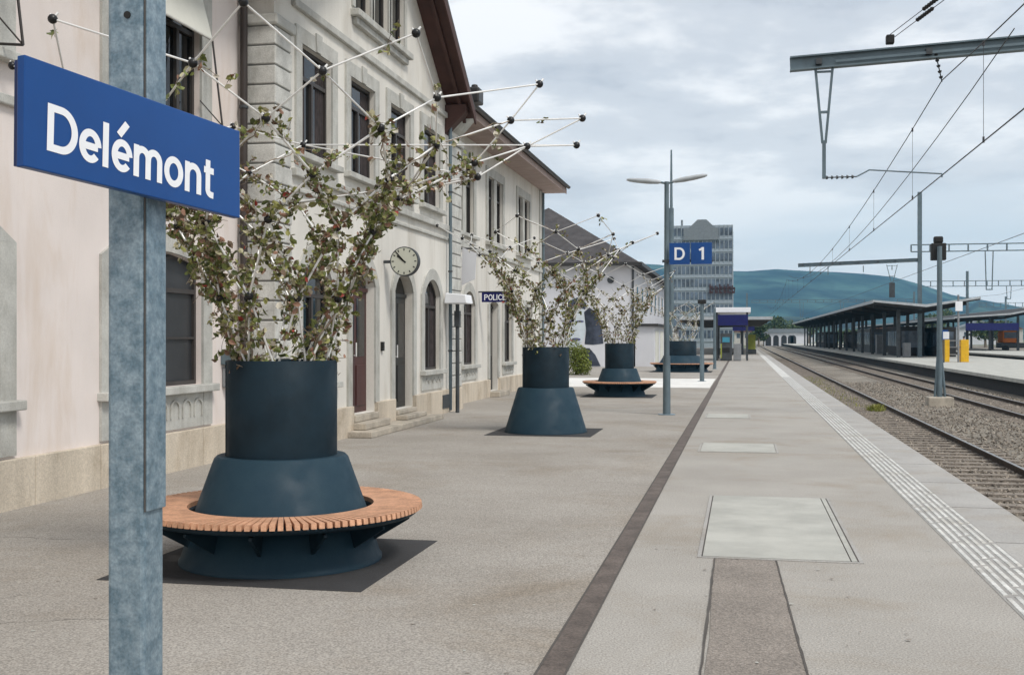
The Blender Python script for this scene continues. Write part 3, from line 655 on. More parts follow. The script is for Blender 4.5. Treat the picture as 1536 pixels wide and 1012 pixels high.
a = MB(); a.cyl((XC, 20.4, 3.12), cc + Vector((-rad, 0, 0)), .03); a.build('bracket', 'steel_dark', ck)
# white hood on a post beside the quoins, pale panel, wall boxes, blue sign
hd = thing('shelter_post', 'slim grey post with a small white hood beside the quoin stones', 'post', (XC + .3, 24.9, 0))
p = ptY(676, 620, 24.75); hx = XC + .30
a = MB(); a.cyl((hx, 24.85, 0), (hx, 24.85, 2.45), .045); a.build('post', 'steel_dark', hd)
a = MB(); a.box(hx - .06, hx + .06, 24.78, 24.92, 1.95, 2.3); a.build('lamp_box', 'steel_dark', hd)
a = MB(); a.prism([(hx - .25, 2.46), (hx + .28, 2.46), (hx + .24, 2.66), (hx - .22, 2.70)], 'y', 24.6, 25.2); a.build('hood', 'sign_white', hd, bevel=.02)
bn = thing('wall_banner', 'pale blue-white banner panel hung high on the wall beyond the clock', 'banner', (XW, 26.9, 3.2))
a = MB(); a.prism([(XC - .02, 2.95), (XC + .32, 3.1), (XC + .36, 3.72), (XC + .02, 3.86)], 'y', 26.45, 26.49); a.build('panel', 'house_white', bn)
a = MB(); a.cyl((XC - .5, 26.53, 3.84), (XC + .36, 26.53, 3.84), .02); a.build('bar', 'steel_dark', bn)
bs = thing('blue_wall_sign', 'small blue sign projecting from the wall behind the second planter', 'sign', (XW, 30.35, 2.9))
pa0, pa1 = ptY(723, 446, 30.35), ptY(764, 446, 30.35)
a = MB(); a.box(pa0.x, pa1.x, 30.32, 30.38, pa0.z - .13, pa0.z + .13); a.build('panel', 'deep_blue', bs)
lettering('POLICE', .16, .62, 'sign_white', bs, Matrix.Translation((pa0.x + .07, 30.319, pa0.z - .08)) @ Matrix.Rotation(R(90), 4, 'X'))
a = MB(); a.cyl((XW, 30.35, pa0.z + .15), (pa1.x, 30.35, pa0.z + .15), .02); a.build('arm', 'steel_dark', bs)
pb = thing('letter_box', 'small blue and grey letter box on the wall left of the big planter', 'letter box', (XW, 14.75, 1.4))
a = MB(); a.box(XW + .001, XW + .16, 14.62, 14.86, 1.32, 1.52); a.build('box', 'steel_blue', pb, bevel=.015)
a = MB(); a.box(XW + .161, XW + .17, 14.65, 14.83, 1.45, 1.48); a.build('slot', 'black', pb)
a = MB(); a.box(XW + .001, XW + .12, 14.66, 14.82, 1.0, 1.28); a.build('lower_box', 'box_grey', pb, bevel=.02)
bp = MB(); bp.box(XC + .001, XC + .05, 20.2, 20.3, 1.45, 1.62); tag(bp.build('bell_panel', 'black', origin=(XC, 20.25, 1.5)), 'tiny black bell panel on the wall between the two arched doors', 'bell panel')

# ================================================================ PLANTERS
PX = -3.46
rodme = MB().cyl((0, 0, 0), (0, 0, 1), 1, 1, 8, cap=True).mesh('rod', ['rod'])
ballme = MB().sphere((0, 0, 0), 1, 12, 8).mesh('ball_joint', ['node'])
boltme = MB().cyl((0, 0, 0), (0, 0, 1), 1, .8, 8).mesh('bolt', ['rod'])
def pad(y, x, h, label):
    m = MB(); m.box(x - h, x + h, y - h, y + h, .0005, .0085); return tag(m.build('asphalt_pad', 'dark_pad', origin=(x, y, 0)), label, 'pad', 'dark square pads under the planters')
def make_planter(x, y, bench, label, grp, scale=1.0):
    RO = 1.075 if scale == 1 else .90
    t = thing('planter', label, 'planter', (x, y, 0), grp); c = (x, y, 0); k = scale
    if bench:
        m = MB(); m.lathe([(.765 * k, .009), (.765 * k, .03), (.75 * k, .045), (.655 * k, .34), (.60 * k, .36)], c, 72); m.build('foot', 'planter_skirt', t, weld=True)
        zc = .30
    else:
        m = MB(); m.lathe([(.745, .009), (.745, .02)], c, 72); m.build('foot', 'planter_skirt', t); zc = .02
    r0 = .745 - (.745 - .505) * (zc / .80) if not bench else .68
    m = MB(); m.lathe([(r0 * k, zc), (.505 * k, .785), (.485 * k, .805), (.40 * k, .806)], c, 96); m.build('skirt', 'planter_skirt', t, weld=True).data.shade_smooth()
    for o in t.children:
        if o.name.startswith('skirt'):
            e = o.modifiers.new('es', 'EDGE_SPLIT'); e.split_angle = R(35)
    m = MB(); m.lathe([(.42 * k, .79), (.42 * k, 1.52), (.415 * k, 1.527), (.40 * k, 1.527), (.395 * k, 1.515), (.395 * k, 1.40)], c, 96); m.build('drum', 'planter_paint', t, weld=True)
    o = t.children[-1]; e = o.modifiers.new('es', 'EDGE_SPLIT'); e.split_angle = R(35)
    for a0 in (0.6, 0.6 + math.pi):                  # fine vertical weld seam
        m = MB(); m.box(x + .42 * k * math.cos(a0) - .004, x + .42 * k * math.cos(a0) + .004, y + .42 * k * math.sin(a0) - .004, y + .42 * k * math.sin(a0) + .004, .81, 1.515); m.build('seam', 'planter_paint', t)
    m = MB(); n = 48; m.add([(x + .395 * k * math.cos(2 * math.pi * i / n), y + .395 * k * math.sin(2 * math.pi * i / n), 1.45) for i in range(n)], [tuple(range(n))]); m.build('soil', 'soil', t)
    if bench:
        m = MB(); m.lathe([(.70 * k, .335), ((RO - .055) * k, .355), ((RO - .03) * k, .375), ((RO - .03) * k, .395), (.70 * k, .395)], c, 96, closed=True); seat = m.build('seat_ring', 'planter_paint', t, weld=True)
        ns = 120; ri, ro = .70 * k, RO * k
        pi_, po = math.pi * ri / ns * .92, math.pi * ro / ns * .66
        sb = MB(); sb.add([(ri, -pi_, .397), (ro, -po, .397), (ro, po, .397), (ri, pi_, .397), (ri, -pi_, .432), (ro - .006, -po, .436), (ro - .006, po, .436), (ri, pi_, .432)],
                          [(0, 3, 2, 1), (4, 5, 6, 7), (0, 1, 5, 4), (1, 2, 6, 5), (2, 3, 7, 6), (3, 0, 4, 7)])
        sm_ = sb.mesh('slat', ['wood'])
        for i in range(ns): inst('slat', sm_, seat, (0, 0, 0), Quaternion((0, 0, 1), 2 * math.pi * (i + .5) / ns))
        br = MB(); br.prism([(.60 * k, .335), ((RO - .095) * k, .335), ((RO - .095) * k, .315), (.72 * k, .16), (.66 * k, .12)], 'y', -.012, .012); br = br.mesh('bracket', ['planter_paint'])
        for i in range(12): inst('bracket', br, t, (0, 0, 0), Quaternion((0, 0, 1), 2 * math.pi * (i + .35) / 12))
    return t
PL = [(PX, 8.17, True, 'large dark blue planter with round slatted wooden bench, nearest the name post', 1.0),
      (PX, 20.1, False, 'dark blue planter on a tall flared skirt without a bench', 1.0),
      (PX - .03, 32.9, True, 'dark blue planter with round wooden bench seen just left of the lamp post', 1.0),
      (-2.95, 57.0, True, 'distant wide dark blue planter with bench just right of the lamp post', 1.75)]
PAD_L = ['dark square pad under the nearest planter bench', 'dark square pad under the planter with the tall flared skirt', 'dark square pad under the bench planter left of the lamp post', 'dark square pad under the distant wide planter']
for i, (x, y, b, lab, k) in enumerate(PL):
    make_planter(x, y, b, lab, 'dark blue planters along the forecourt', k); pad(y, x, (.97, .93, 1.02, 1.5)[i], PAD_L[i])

# --- rod trellis: funnel-shaped space frame with ball joints
RINGS = [(.33, 1.45), (.50, 2.00), (.74, 2.50), (.95, 2.83), (1.22, 3.15), (1.56, 3.43), (1.95, 3.70)]
NN = 9
OVR = {(6, 0): (-7, 1.87, 3.72), (6, 1): (31, 1.68, 3.70), (6, 2): (86, 2.0, 3.70), (6, 3): (99, 2.52, 3.55), (6, 4): (105, 2.6, 3.37), (6, 8): (-47, 1.93, 3.70), (5, 0): (10, 1.48, 3.42), (5, 8): (-20, 1.6, 3.42), (5, 1): (54, 1.35, 3.42), (5, 2): (88, 1.78, 3.42), (5, 3): (103, 2.08, 3.31), (4, 0): (-5, 1.2, 3.15), (4, 1): (34, 1.2, 3.15), (4, 2): (72, 1.2, 3.15), (4, 3): (94, 1.52, 3.10), (4, 4): (104, 1.64, 3.03)}
def trellis_nodes(seed, irr=.05):
    r_ = random.Random(seed); nodes = []
    for j, (r, z) in enumerate(RINGS):
        row = []
        for k in range(NN):
            ph = -7 + 40 * k + (20 if j % 2 else 0)      # degrees from the side facing the camera, to the right
            b = math.exp(-((((ph - 112 + 180) % 360) - 180) / 38.0) ** 2) * max(0, (j - 3) / 3)
            rr_ = r * (1 + .24 * b) + r_.uniform(-irr, irr) * min(1, j / 3); zz = z - .10 * b + r_.uniform(-irr, irr) * min(1, j / 3)
            if seed == 40 and (j, k) in OVR: ph, rr_, zz = OVR[(j, k)]
            row.append((ph, rr_, zz))
        nodes.append(row)
    return nodes
VIEW = math.atan2(8.17, PX)            # bearing of the near planter seen from the camera
def to_xyz(ph, r, z, spin=0.0):
    a = VIEW + math.pi + R(ph) + spin   # 0 = towards the camera, positive = right
    return Vector((r * math.cos(a), r * math.sin(a), z))
def make_trellis(x, y, label, spin, seed, k=1.0, drop=()):
    t = thing('rod_trellis', label, 'trellis', (x, y, 0), 'white rod trellises rising from the planters')
    nd = trellis_nodes(seed); P = [[to_xyz(p, r * (k if j < 2 else 1), z, spin) for (p, r, z) in row] for j, row in enumerate(nd)]
    segs = []
    for j in range(len(RINGS) - 1):
        for i in range(NN):
            o = (i, (i - 1) % NN) if j % 2 == 0 else (i, (i + 1) % NN)
            for q in o:
                if (j, i) in drop or (j + 1, q) in drop: continue
                segs.append((P[j][i], P[j + 1][q], j))
    for (a, b, j) in segs:
        d = b - a; inst('rod', rodme, t, a, d.to_track_quat('Z', 'Y'), (.0088 if j < 4 else .0068,) * 2 + (d.length,))
    for j in range(1, len(RINGS)):
        for i in range(NN):
            if (j, i) in drop: continue
            inst('ball_joint', ballme, t, P[j][i], None, (.031,) * 3)
            if j >= 4:
                for (vx, vy, vz) in ((.5, .3, .8), (-.6, .4, .7)):
                    v = Vector((vx, vy, vz)).normalized(); inst('bolt', boltme, t, P[j][i] + v * .026, v.to_track_quat('Z', 'Y'), (.009, .009, .028))
    return t, P, segs
def climber(x, y, label, segs, seed, nleaf, up=1.0):
    r_ = random.Random(seed)
    t = thing('climbing_plant', label, 'plant', (x, y, 1.45), 'climbing plants on the rod trellises'); base = Vector((x, y, 0))
    st_ = MB(); lf = MB()
    W = []
    clump = {}
    for n, (a, b, j) in enumerate(segs):
        w = [1.1, 1.9, 1.9, .85, .14, .03][j]
        key = round(math.atan2(a.y, a.x) * 2); clump.setdefault(key, r_.choice([.5, .8, 1.0, 1.3, 1.5]))
        W.append(w * (b - a).length * clump[key] * r_.uniform(.5, 1.4))
        if r_.random() < (.15, .25, .45, .45, .2, .08)[j]:
            pts = []
            ph0 = r_.uniform(0, 6.28)
            for q in range(11):
                f = q / 10; ww = .028 * (1 if 0 < q < 10 else .3); pts.append(base + a.lerp(b, f) + Vector((ww * math.cos(ph0 + f * 9), ww * math.sin(ph0 + f * 9), r_.gauss(0, .006))))
            st_.path(pts, .007 if j < 2 else .0045, 5)
    cum = []; s_ = 0
    for w in W: s_ += w; cum.append(s_)
    import bisect
    def leaf(p, L_):
        q = Quaternion((r_.gauss(0, 1), r_.gauss(0, 1), r_.gauss(0, 1), r_.gauss(0, 1))).normalized()
        vs = [Vector((-1, 0, 0)), Vector((-.45, .55, .1)), Vector((.25, .5, .16)), Vector((1.0, 0, -.12)), Vector((.25, -.5, .16)), Vector((-.45, -.55, .1)), Vector((0, 0, 0))]
        lf.add([p + (q @ v) * L_ for v in vs], [(0, 6, 1), (1, 6, 2), (2, 6, 3), (3, 6, 4), (4, 6, 5), (5, 6, 0)])
    ntw = nleaf // 5
    for _ in range(ntw):
        a, b, j = segs[bisect.bisect(cum, r_.random() * s_)]
        p = base + a.lerp(b, r_.random()); d = Vector((r_.gauss(0, 1), r_.gauss(0, 1), r_.gauss(.25, 1))).normalized(); L1 = r_.uniform(.06, .20); pts = [p]
        for q in range(3): d = (d + Vector((r_.gauss(0, .35), r_.gauss(0, .35), r_.gauss(-.05, .3)))).normalized(); pts.append(pts[-1] + d * L1 / 3)
        for x0_, x1_ in zip(pts[:-1], pts[1:]): st_.cyl(x0_, x1_, .0026, .002, 3, cap=False)
        for q in range(r_.choice((4, 5, 6, 7))):
            f = r_.uniform(.2, 3); k_ = min(2, int(f)); leaf(pts[k_].lerp(pts[k_ + 1], f - k_) + Vector((r_.gauss(0, .010), r_.gauss(0, .010), r_.gauss(0, .010))), r_.uniform(.016, .037))
    st_.build('stem', 'stem', t)
    lf.build('foliage', 'climber_leaf', t)
    return t
TL = ['white rod trellis with black ball joints flaring above the nearest planter', 'white rod trellis flaring above the planter with the tall skirt', 'white rod trellis above the bench planter left of the lamp post', 'white rod trellis above the distant wide planter']
CLB = ['sparse brown-green climber on the nearest planter trellis', 'sparse green climber on the trellis of the tall skirted planter', 'sparse pale climber on the trellis left of the lamp post', 'sparse climber on the distant wide planter']
for i, (x, y, b, lab, k) in enumerate(PL):
    drop = [(), ((6, 1), (6, 7)), ((6, 0), (6, 3), (6, 5), (5, 2)), ((6, 0), (6, 1), (6, 2), (6, 3), (6, 4), (6, 5), (6, 6), (6, 7), (6, 8), (5, 1), (5, 4), (5, 6))][i]
    t, P, segs = make_trellis(x, y, TL[i], R((0, 20, 75, 140)[i]), 40 + i, k * .9 if k > 1 else 1.0, drop)
    climber(x, y, CLB[i], segs, 60 + i, (7200, 5600, 4200, 1800)[i])

# ================================================================ NAME SIGN AND POST
psd = Vector((math.sin(R(22.7) - YAW), math.cos(R(22.7) - YAW), 0))        # direction along the board
def board():
    roll, pitch, w, h = R(2.8), R(-2.3), .905, .288
    c = pt(218.7, 219.6, 3.3); up = Vector((0, 0, 1)); n = psd.cross(up)       # n faces the camera side
    ax = (psd * math.cos(roll) - up * math.sin(roll)).normalized(); ay = (psd * math.sin(roll) + up * math.cos(roll)).normalized(); n = ax.cross(ay)
    M = Matrix((ax, ay, n)).transposed().to_4x4(); M.translation = c
    M = M @ Matrix.Rotation(pitch, 4, 'X')
    return M, w, h
M, w, h = board()
post_c = pt(204, 506, 3.45)
nb = thing('name_board', 'blue station board with white lettering on the galvanised post', 'sign', tuple(M.translation))
def in_frame(mb, M): mb.v = [tuple(M @ Vector(p)) for p in mb.v]; return mb
in_frame(MB().box(-w / 2, w / 2, -h / 2, h / 2, -.026, 0), M).build('panel', ['sign_blue'], nb, bevel=.003)
in_frame(MB().box(-w / 2 + .01, w / 2 - .01, -h / 2 + .006, h / 2 - .006, -.045, -.0265), M).build('back_frame', 'sign_edge', nb)
lettering('Delémont', .126, .695, 'sign_white', nb, M @ Matrix.Translation((-.378, -.088, .0)) @ Matrix.Rotation(R(-1.3), 4, 'Z'))
for yy in (-.07, .07): in_frame(MB().box(.02, .20, yy - .02, yy + .02, -.10, -.046), M).build('clamp', 'galvanised', nb)
gp = thing('sign_post', 'tall galvanised steel post carrying the station name board, left foreground', 'post', (post_c.x, post_c.y, 0))
s_ = .0605; x, y = post_c.x, post_c.y
MB().box(x - s_, x + s_, y - s_, y + s_, .02, 3.6).build('shaft', 'galvanised', gp, bevel=.012)
MB().box(x + s_ + .001, x + s_ + .010, y - s_ + .004, y + s_ - .006, 1.18, 3.55).build('cover_strip', 'galvanised', gp, bevel=.003)
MB().box(x + s_ + .001, x + s_ + .004, y - s_ - .0005, y - s_ + .003, 1.18, 3.55).build('strip_gap', 'seam', gp)
MB().cyl((x - s_ - .012, y + .03, .02), (x - s_ - .012, y + .03, 3.55), .011).build('edge_tube', 'steel_dark', gp)  # thin dark tube along the left back edge of the post
MB().box(x - .14, x + .14, y - .14, y + .14, .006, .022).build('base_plate', 'galvanised', gp, bevel=.004)
hb = pt(186, 20, 3.37); MB().cyl((hb.x, y - s_ - .004, hb.z), (hb.x, y - s_ + .002, hb.z), .011, n=12).build('bolt_hole', 'black', gp)

# ================================================================ LAMP POST, SECTOR SIGN, SLIM POSTS
lp = pt(1000, 622, 2890 / 116.0); lx, ly = lp.x, lp.y
lm = thing('lamp_post', 'grey twin-arm platform lamp post at the edge of the forecourt', 'lamp post', (lx, ly, 0))
MB().cyl((lx, ly, .02), (lx, ly, 1.3), .085, .08, 16).build('lower_shaft', 'steel_blue', lm)
MB().cyl((lx, ly, 1.3), (lx, ly, 5.12), .062, .05, 16).build('upper_shaft', 'steel_blue', lm)
MB().cyl((lx, ly, .006), (lx, ly, .022), .19, n=20).build('base_plate', 'galvanised', lm)
for s_, tilt in ((-1, .10), (1, .16)):
    MB().path([(lx, ly, 5.08), (lx + s_ * .14, ly, 5.11)], .025).build('arm', 'steel_blue', lm)
    a = MB(); n = 12; secs = [(.12, .03, .025), (.2, .06, .045), (.4, .085, .06), (.65, .085, .055), (.82, .06, .04), (.88, .02, .02)]
    vs = []
    for (d, hw, hh) in secs:
        for q in range(n):
            t = 2 * math.pi * q / n; vs.append((lx + s_ * d, ly + hw * math.cos(t), 5.10 + d * tilt + hh * math.sin(t)))
    a.add(vs, [(i * n + q, i * n + (q + 1) % n, (i + 1) * n + (q + 1) % n, (i + 1) * n + q) for i in range(len(secs) - 1) for q in range(n)], 0, True); a.add(vs[-n:], [tuple(range(n))]); a.build('luminaire', 'canopy_fascia', lm)
sg = thing('sector_sign', 'pair of blue panels marked D and 1 fixed to the lamp post', 'sign', (lx, ly - .12, 3.3))
z0, z1 = 3.29, 3.76
for (u0, u1, tx) in ((1004, 1035, 'D'), (1036.5, 1068, '1')):
    a, b = ptY(u0, 380, ly - .12), ptY(u1, 380, ly - .12)
    p = MB(); p.box(a.x, b.x, ly - .15, ly - .11, z0, z1); p = p.build('panel', 'sign_blue', sg, bevel=.004)
    lettering(tx, .27, .235 if tx == 'D' else .16, 'sign_white', sg, Matrix.Translation(((a.x + b.x) / 2 - (.11 if tx == 'D' else .08), ly - .1505, (z0 + z1) / 2 - .135)) @ Matrix.Rotation(R(90), 4, 'X'))
MB().box(lx - .09, lx + 1.0, ly - .105, ly - .075, z0 + .05, z0 + .11).build('bracket', 'steel_dark', sg)
def slim_post(u, v, Y, zt, label, head):
    p = ptY(u, v, Y); t = thing('slim_post', label, 'post', (p.x, p.y, 0), 'slim grey posts along the platform'); x, y = p.x, p.y
    MB().cyl((x, y, .01), (x, y, zt), .09, .07, 12).build('shaft', 'steel_blue', t)
    MB().cyl((x, y, .009), (x, y, .02), .17, n=14).build('base_plate', 'galvanised', t)
    if head: MB().box(x - .16, x + .16, y - .12, y + .12, zt, zt + .16).build('speaker', 'black', t, bevel=.03)
slim_post(1053, 572, 44.4, 3.0, 'slim grey post with a black speaker on top, standing in the paving painted sunlit white', True)
slim_post(1072, 553, 62.0, 3.3, 'plain slim grey post by the canopy end, nearer the rails', False)
p = ptY(1007, 225, 69); an = thing('antenna_mast', 'tall thin grey mast rising behind the twin-arm lamp', 'mast', (p.x, p.y, 0))
MB().cyl((p.x, p.y, 0), (p.x, p.y, 9.5), .17, .15, 12).build('lower_section', 'steel_blue', an); MB().cyl((p.x, p.y, 9.5), (p.x, p.y, p.z), .09, .05, 10).build('upper_section', 'steel_blue', an)

# ================================================================ OVERHEAD LINE
MX = 15.2
def cantilever(Y, xe, ze, xm, zm, h, label, mast_top, mz=0.0):
    t = thing('catenary_support', label, 'catenary support', (xm, Y, mz), 'overhead line supports')
    MB().box(xm - .17, xm + .17, Y - .17, Y + .17, mz, mast_top).build('mast', 'steel_blue', t, bevel=.02)
    a, b = Vector((xe, Y, ze)), Vector((xm, Y, zm))
    bm_ = MB(); bm_.beam(a, b, .018, h, up=(0, 0, 1)); bm_.beam(a + Vector((0, 0, h / 2)), b + Vector((0, 0, h / 2)), .20, .03); bm_.beam(a - Vector((0, 0, h / 2)), b - Vector((0, 0, h / 2)), .20, .03)
    bm_.beam(a + Vector((.9, -.11, -.0)), b + Vector((0, -.11, 0)), .02, .05); bm_.build('beam', 'steel_blue', t)
    for f in (.04, .19, .35, .5, .66, .8): c = a.lerp(b, f); MB().box(c.x - .06, c.x + .06, Y - .13, Y - .012, c.z - .07, c.z + .05).build('clamp', 'steel_dark', t)
    return t, a, b
def vbracket(t, x, Y, zt, zb, w):
    m = MB(); top = zt; mid = zb + (zt - zb) * .32
    m.beam((x - w, Y, top), (x - .03, Y, mid), .05, .05); m.beam((x + w, Y, top), (x + .03, Y, mid), .05, .05); m.beam((x - w, Y, top - .08), (x + w, Y, top - .08), .04, .04)
    m.beam((x - w * .62, Y, zb + (zt - zb) * .60), (x + w * .62, Y, zb + (zt - zb) * .60), .04, .05); m.beam((x, Y, mid + .05), (x, Y, zb), .09, .07); m.build('drop_bracket', 'steel_blue', t)
def insulator(m, a, b, n=6):
    a, b = Vector(a), Vector(b); m.cyl(a, b, .012, n=6)
    for i in range(n): p = a.lerp(b, (i + .6) / (n + .4)); d = (b - a).normalized() * .02; m.cyl(p - d, p + d, .042, .03, 10)
Yn = 24.0
t, a, b = cantilever(Yn, ptY(1185, 97, Yn).x, ptY(1185, 97, Yn).z, MX, ptY(1185, 97, Yn).z + .64, .26, 'near grey cantilever beam with hanging bracket over the first track, top right', 9.2)
xs = ptY(1234, 100, Yn).x; zl = a.z - .13 + .045 * (xs - a.x); vb = ptY(1238, 268, Yn); vbracket(t, (xs + vb.x) / 2, Yn, zl, vb.z, .17)
x0 = (xs + vb.x) / 2; e1 = ptY(1285, 265, Yn); e2 = ptY(1304, 255, Yn); e3 = ptY(1413, 263, Yn)
m = MB(); insulator(m, (x0, Yn, vb.z + .02), e1, 6); m.build('insulator', 'steel_dark', t)
MB().path([e1, e2, e3 + Vector((0, 0, .03)), e3 + Vector((0, 0, -.04))], .014).build('registration_arm', 'steel_blue', t)
mi0 = ptY(1403, 78, Yn); mi1 = ptY(1413, 123, Yn)
m = MB(); insulator(m, mi0, mi1, 5); m.build('insulator', 'black', t)
kp = ptY(1335, 62, Yn); MB().box(kp.x - .08, kp.x + .08, Yn - .08, Yn + .08, kp.z - .06, kp.z + .12).build('top_clamp', 'black', t, bevel=.02)
Yf = 104.0
q = ptY(1197, 398, Yf); t2, a2, b2 = cantilever(Yf, q.x, q.z, MX, q.z + .35, .30, 'far grey catenary mast and cantilever beam by the island platform roof', ptY(1380, 288, Yf).z)
for (u, vv) in ((1215, 411), (1242, 412), (1295, 408), (1338, 405)):
    p = ptY(u, 395, Yf); pb = ptY(u, vv, Yf); MB().beam((p.x, Yf, q.z - .1), (p.x, Yf, pb.z), .07, .07).build('hanger', 'steel_blue', t2)
p = ptY(1338, 396, Yf); vbracket(t2, p.x, Yf, q.z - .05, ptY(1337, 440, Yf).z, .45)
MB().box(p.x - .22, p.x + .22, Yf - .2, Yf + .2, ptY(1337, 446, Yf).z, ptY(1337, 424, Yf).z).build('switch_box', 'steel_dark', t2)
WIRES = 'overhead wires above the tracks'
def wire(pts, r, label, hangers=None):
    m = MB(); m.path(pts, r, 5); o = m.build('overhead_wire', 'wire', origin=tuple(pts[0])); tag(o, label, 'wire', WIRES); return o
XT = T1 - .05
def mz(Y): k = ((Y + 16) % 80) - 80 * 0; d = ((Y - 64) / 40.0) if 24 <= Y <= 104 else (((Y + 16) / 40.0) if Y < 24 else ((Y - 144) / 40.0)); return 5.5 + (6.85 - 5.5) * d * d
wire([(XT, y, 4.95 + .0) for y in (-16, 24, 104, 184)], .012, 'contact wire running straight above the nearest track')
wire([(XT, y, mz(y)) for y in [-16 + 5 * i for i in range(41)]], .011, 'sagging carrier wire above the nearest contact wire')
drp = MB()
for y in [4 + 8 * i for i in range(21)]:
    if abs(y - 24) > 3 and abs(y - 104) > 3: drp.cyl((XT, y, 4.95), (XT, y, mz(y)), .005, n=4); drp.cyl((XT, y, mz(y) - .06), (XT, y, mz(y) + .03), .02, n=6); drp.cyl((XT, y, 4.93), (XT, y, 5.03), .018, n=6)
tag(drp.build('dropper_wires', 'wire', origin=(XT, 24, 5)), 'thin vertical dropper wires hanging between carrier and contact wire', 'wire')
wire([(4.85 - .008 * (y - 24) * (1 if y > 24 else 0), y, 5.6 + 1.55 * ((y - 64) / 40.0) ** 2) for y in [22 + 4 * i for i in range(22)]], .011, 'second sagging wire just right of the carrier wire, fixed at the near beam')
g1 = kp + Vector((0, 0, .08))
for off, lab in ((-.07, 'left one of the two anchor wires above the near beam'), (.09, 'right one of the two anchor wires above the near beam')):
    e = Vector((MX, -24, 9.0)); s0 = g1 + Vector((off, 0, 0)); wire([s0, e + Vector((off, 0, 0))], .008, lab)
    m = MB(); d = (e - s0).normalized(); insulator(m, s0 + d * (1.1 + (off < 0) * .7), s0 + d * (1.9 + (off < 0) * .7), 7); tag(m.build('line_insulator', 'black', origin=tuple(s0)), ('dark insulator on the left anchor wire' if off < 0 else 'dark insulator on the right anchor wire') + ' above the near beam', 'insulator')
wire([(T2, -20, 5.0), (T2, 184, 5.0)], .011, 'contact wire above the second track')
wire([(23.0, 30, 7.2), (23.0, 110, 5.6), (23.0, 190, 6.9)], .011, 'wire above the far platform tracks, right edge')
# portal frames far right
def gantry(Y, x0, x1, z, h, label, legs, drops):
    t = thing('overhead_gantry', label, 'gantry', (x0, Y, 0), 'lattice gantries over the yard')
    m = MB(); m.beam((x0, Y, z), (x1, Y, z), .1, .1); m.beam((x0, Y, z - h), (x1, Y, z - h), .1, .1); m.build('chord', 'steel_blue', t)
    n = int((x1 - x0) / 1.6)
    for i in range(n + 1): xx = x0 + (x1 - x0) * i / n; MB().beam((xx, Y, z), (xx, Y, z - h), .16, .12).build('strut', 'steel_blue', t)
    for x in legs: MB().box(x - .18, x + .18, Y - .18, Y + .18, -.7, z + 1.5).build('leg', 'steel_blue', t)
    for (x, l) in drops:
        m = MB(); m.beam((x - .35, Y, z - h), (x - .25, Y, z - h - l), .09, .09); m.beam((x + .35, Y, z - h), (x + .25, Y, z - h - l), .09, .09); m.beam((x - .3, Y, z - h - l), (x + .3, Y, z - h - l), .1, .1); m.build('drop_post', 'steel_blue', t)
gantry(112, 15.6, 46, 10.4, .65, 'nearest lattice gantry at right, level with the signal head', (46,), ((22.5, 3.6), (30, 1.2), (37, 3)))
gantry(185, 27, 78, 10.4, .8, 'middle lattice gantry at right, thinner and lower in the view', (34, 46, 78), ((40, 2), (52, 3)))
gantry(290, 56, 118, 10, 1.0, 'farthest lattice gantry just above the right platform roof', (62, 80), ((70, 2.5),))
gantry(240, 2, 34, 9.4, .5, 'faint gantry beam across the hillside above the rails', (1.0, 34), ((12, 3), (20, 2)))
# ================================================================ SIGNAL
sx_, sy_ = 6.8, 42.0
sn = thing('railway_signal', 'grey signal post with black head seen from behind, between the first two tracks', 'signal', (sx_, sy_, ZB))
MB().box(sx_ - .42, sx_ + .42, sy_ - .4, sy_ + .4, ZB - .02, ZB + .34).build('concrete_footing', 'step_stone', sn, bevel=.03)
for d in (-.16, .18): MB().cyl((sx_ + d, sy_, ZB + .34), (sx_ + d * .35, sy_, 1.1), .045, n=10).build('leg', 'steel_blue', sn)
MB().cyl((sx_, sy_, ZB + .34), (sx_, sy_, 4.9), .10, .085, 14).build('shaft', 'steel_blue', sn)
MB().box(sx_ - .26, sx_ + .24, sy_ + .05, sy_ + .35, 4.42, 5.02).build('lamp_box', 'black', sn, bevel=.03)
MB().box(sx_ - .17, sx_ + .14, sy_ + .05, sy_ + .3, 5.021, 5.26).build('top_lamp', 'black', sn, bevel=.05)
MB().box(sx_ + .10, sx_ + .30, sy_ - .12, sy_ - .10, 2.2 - .55, 2.2 - .30).build('number_plate', 'sign_white', sn)

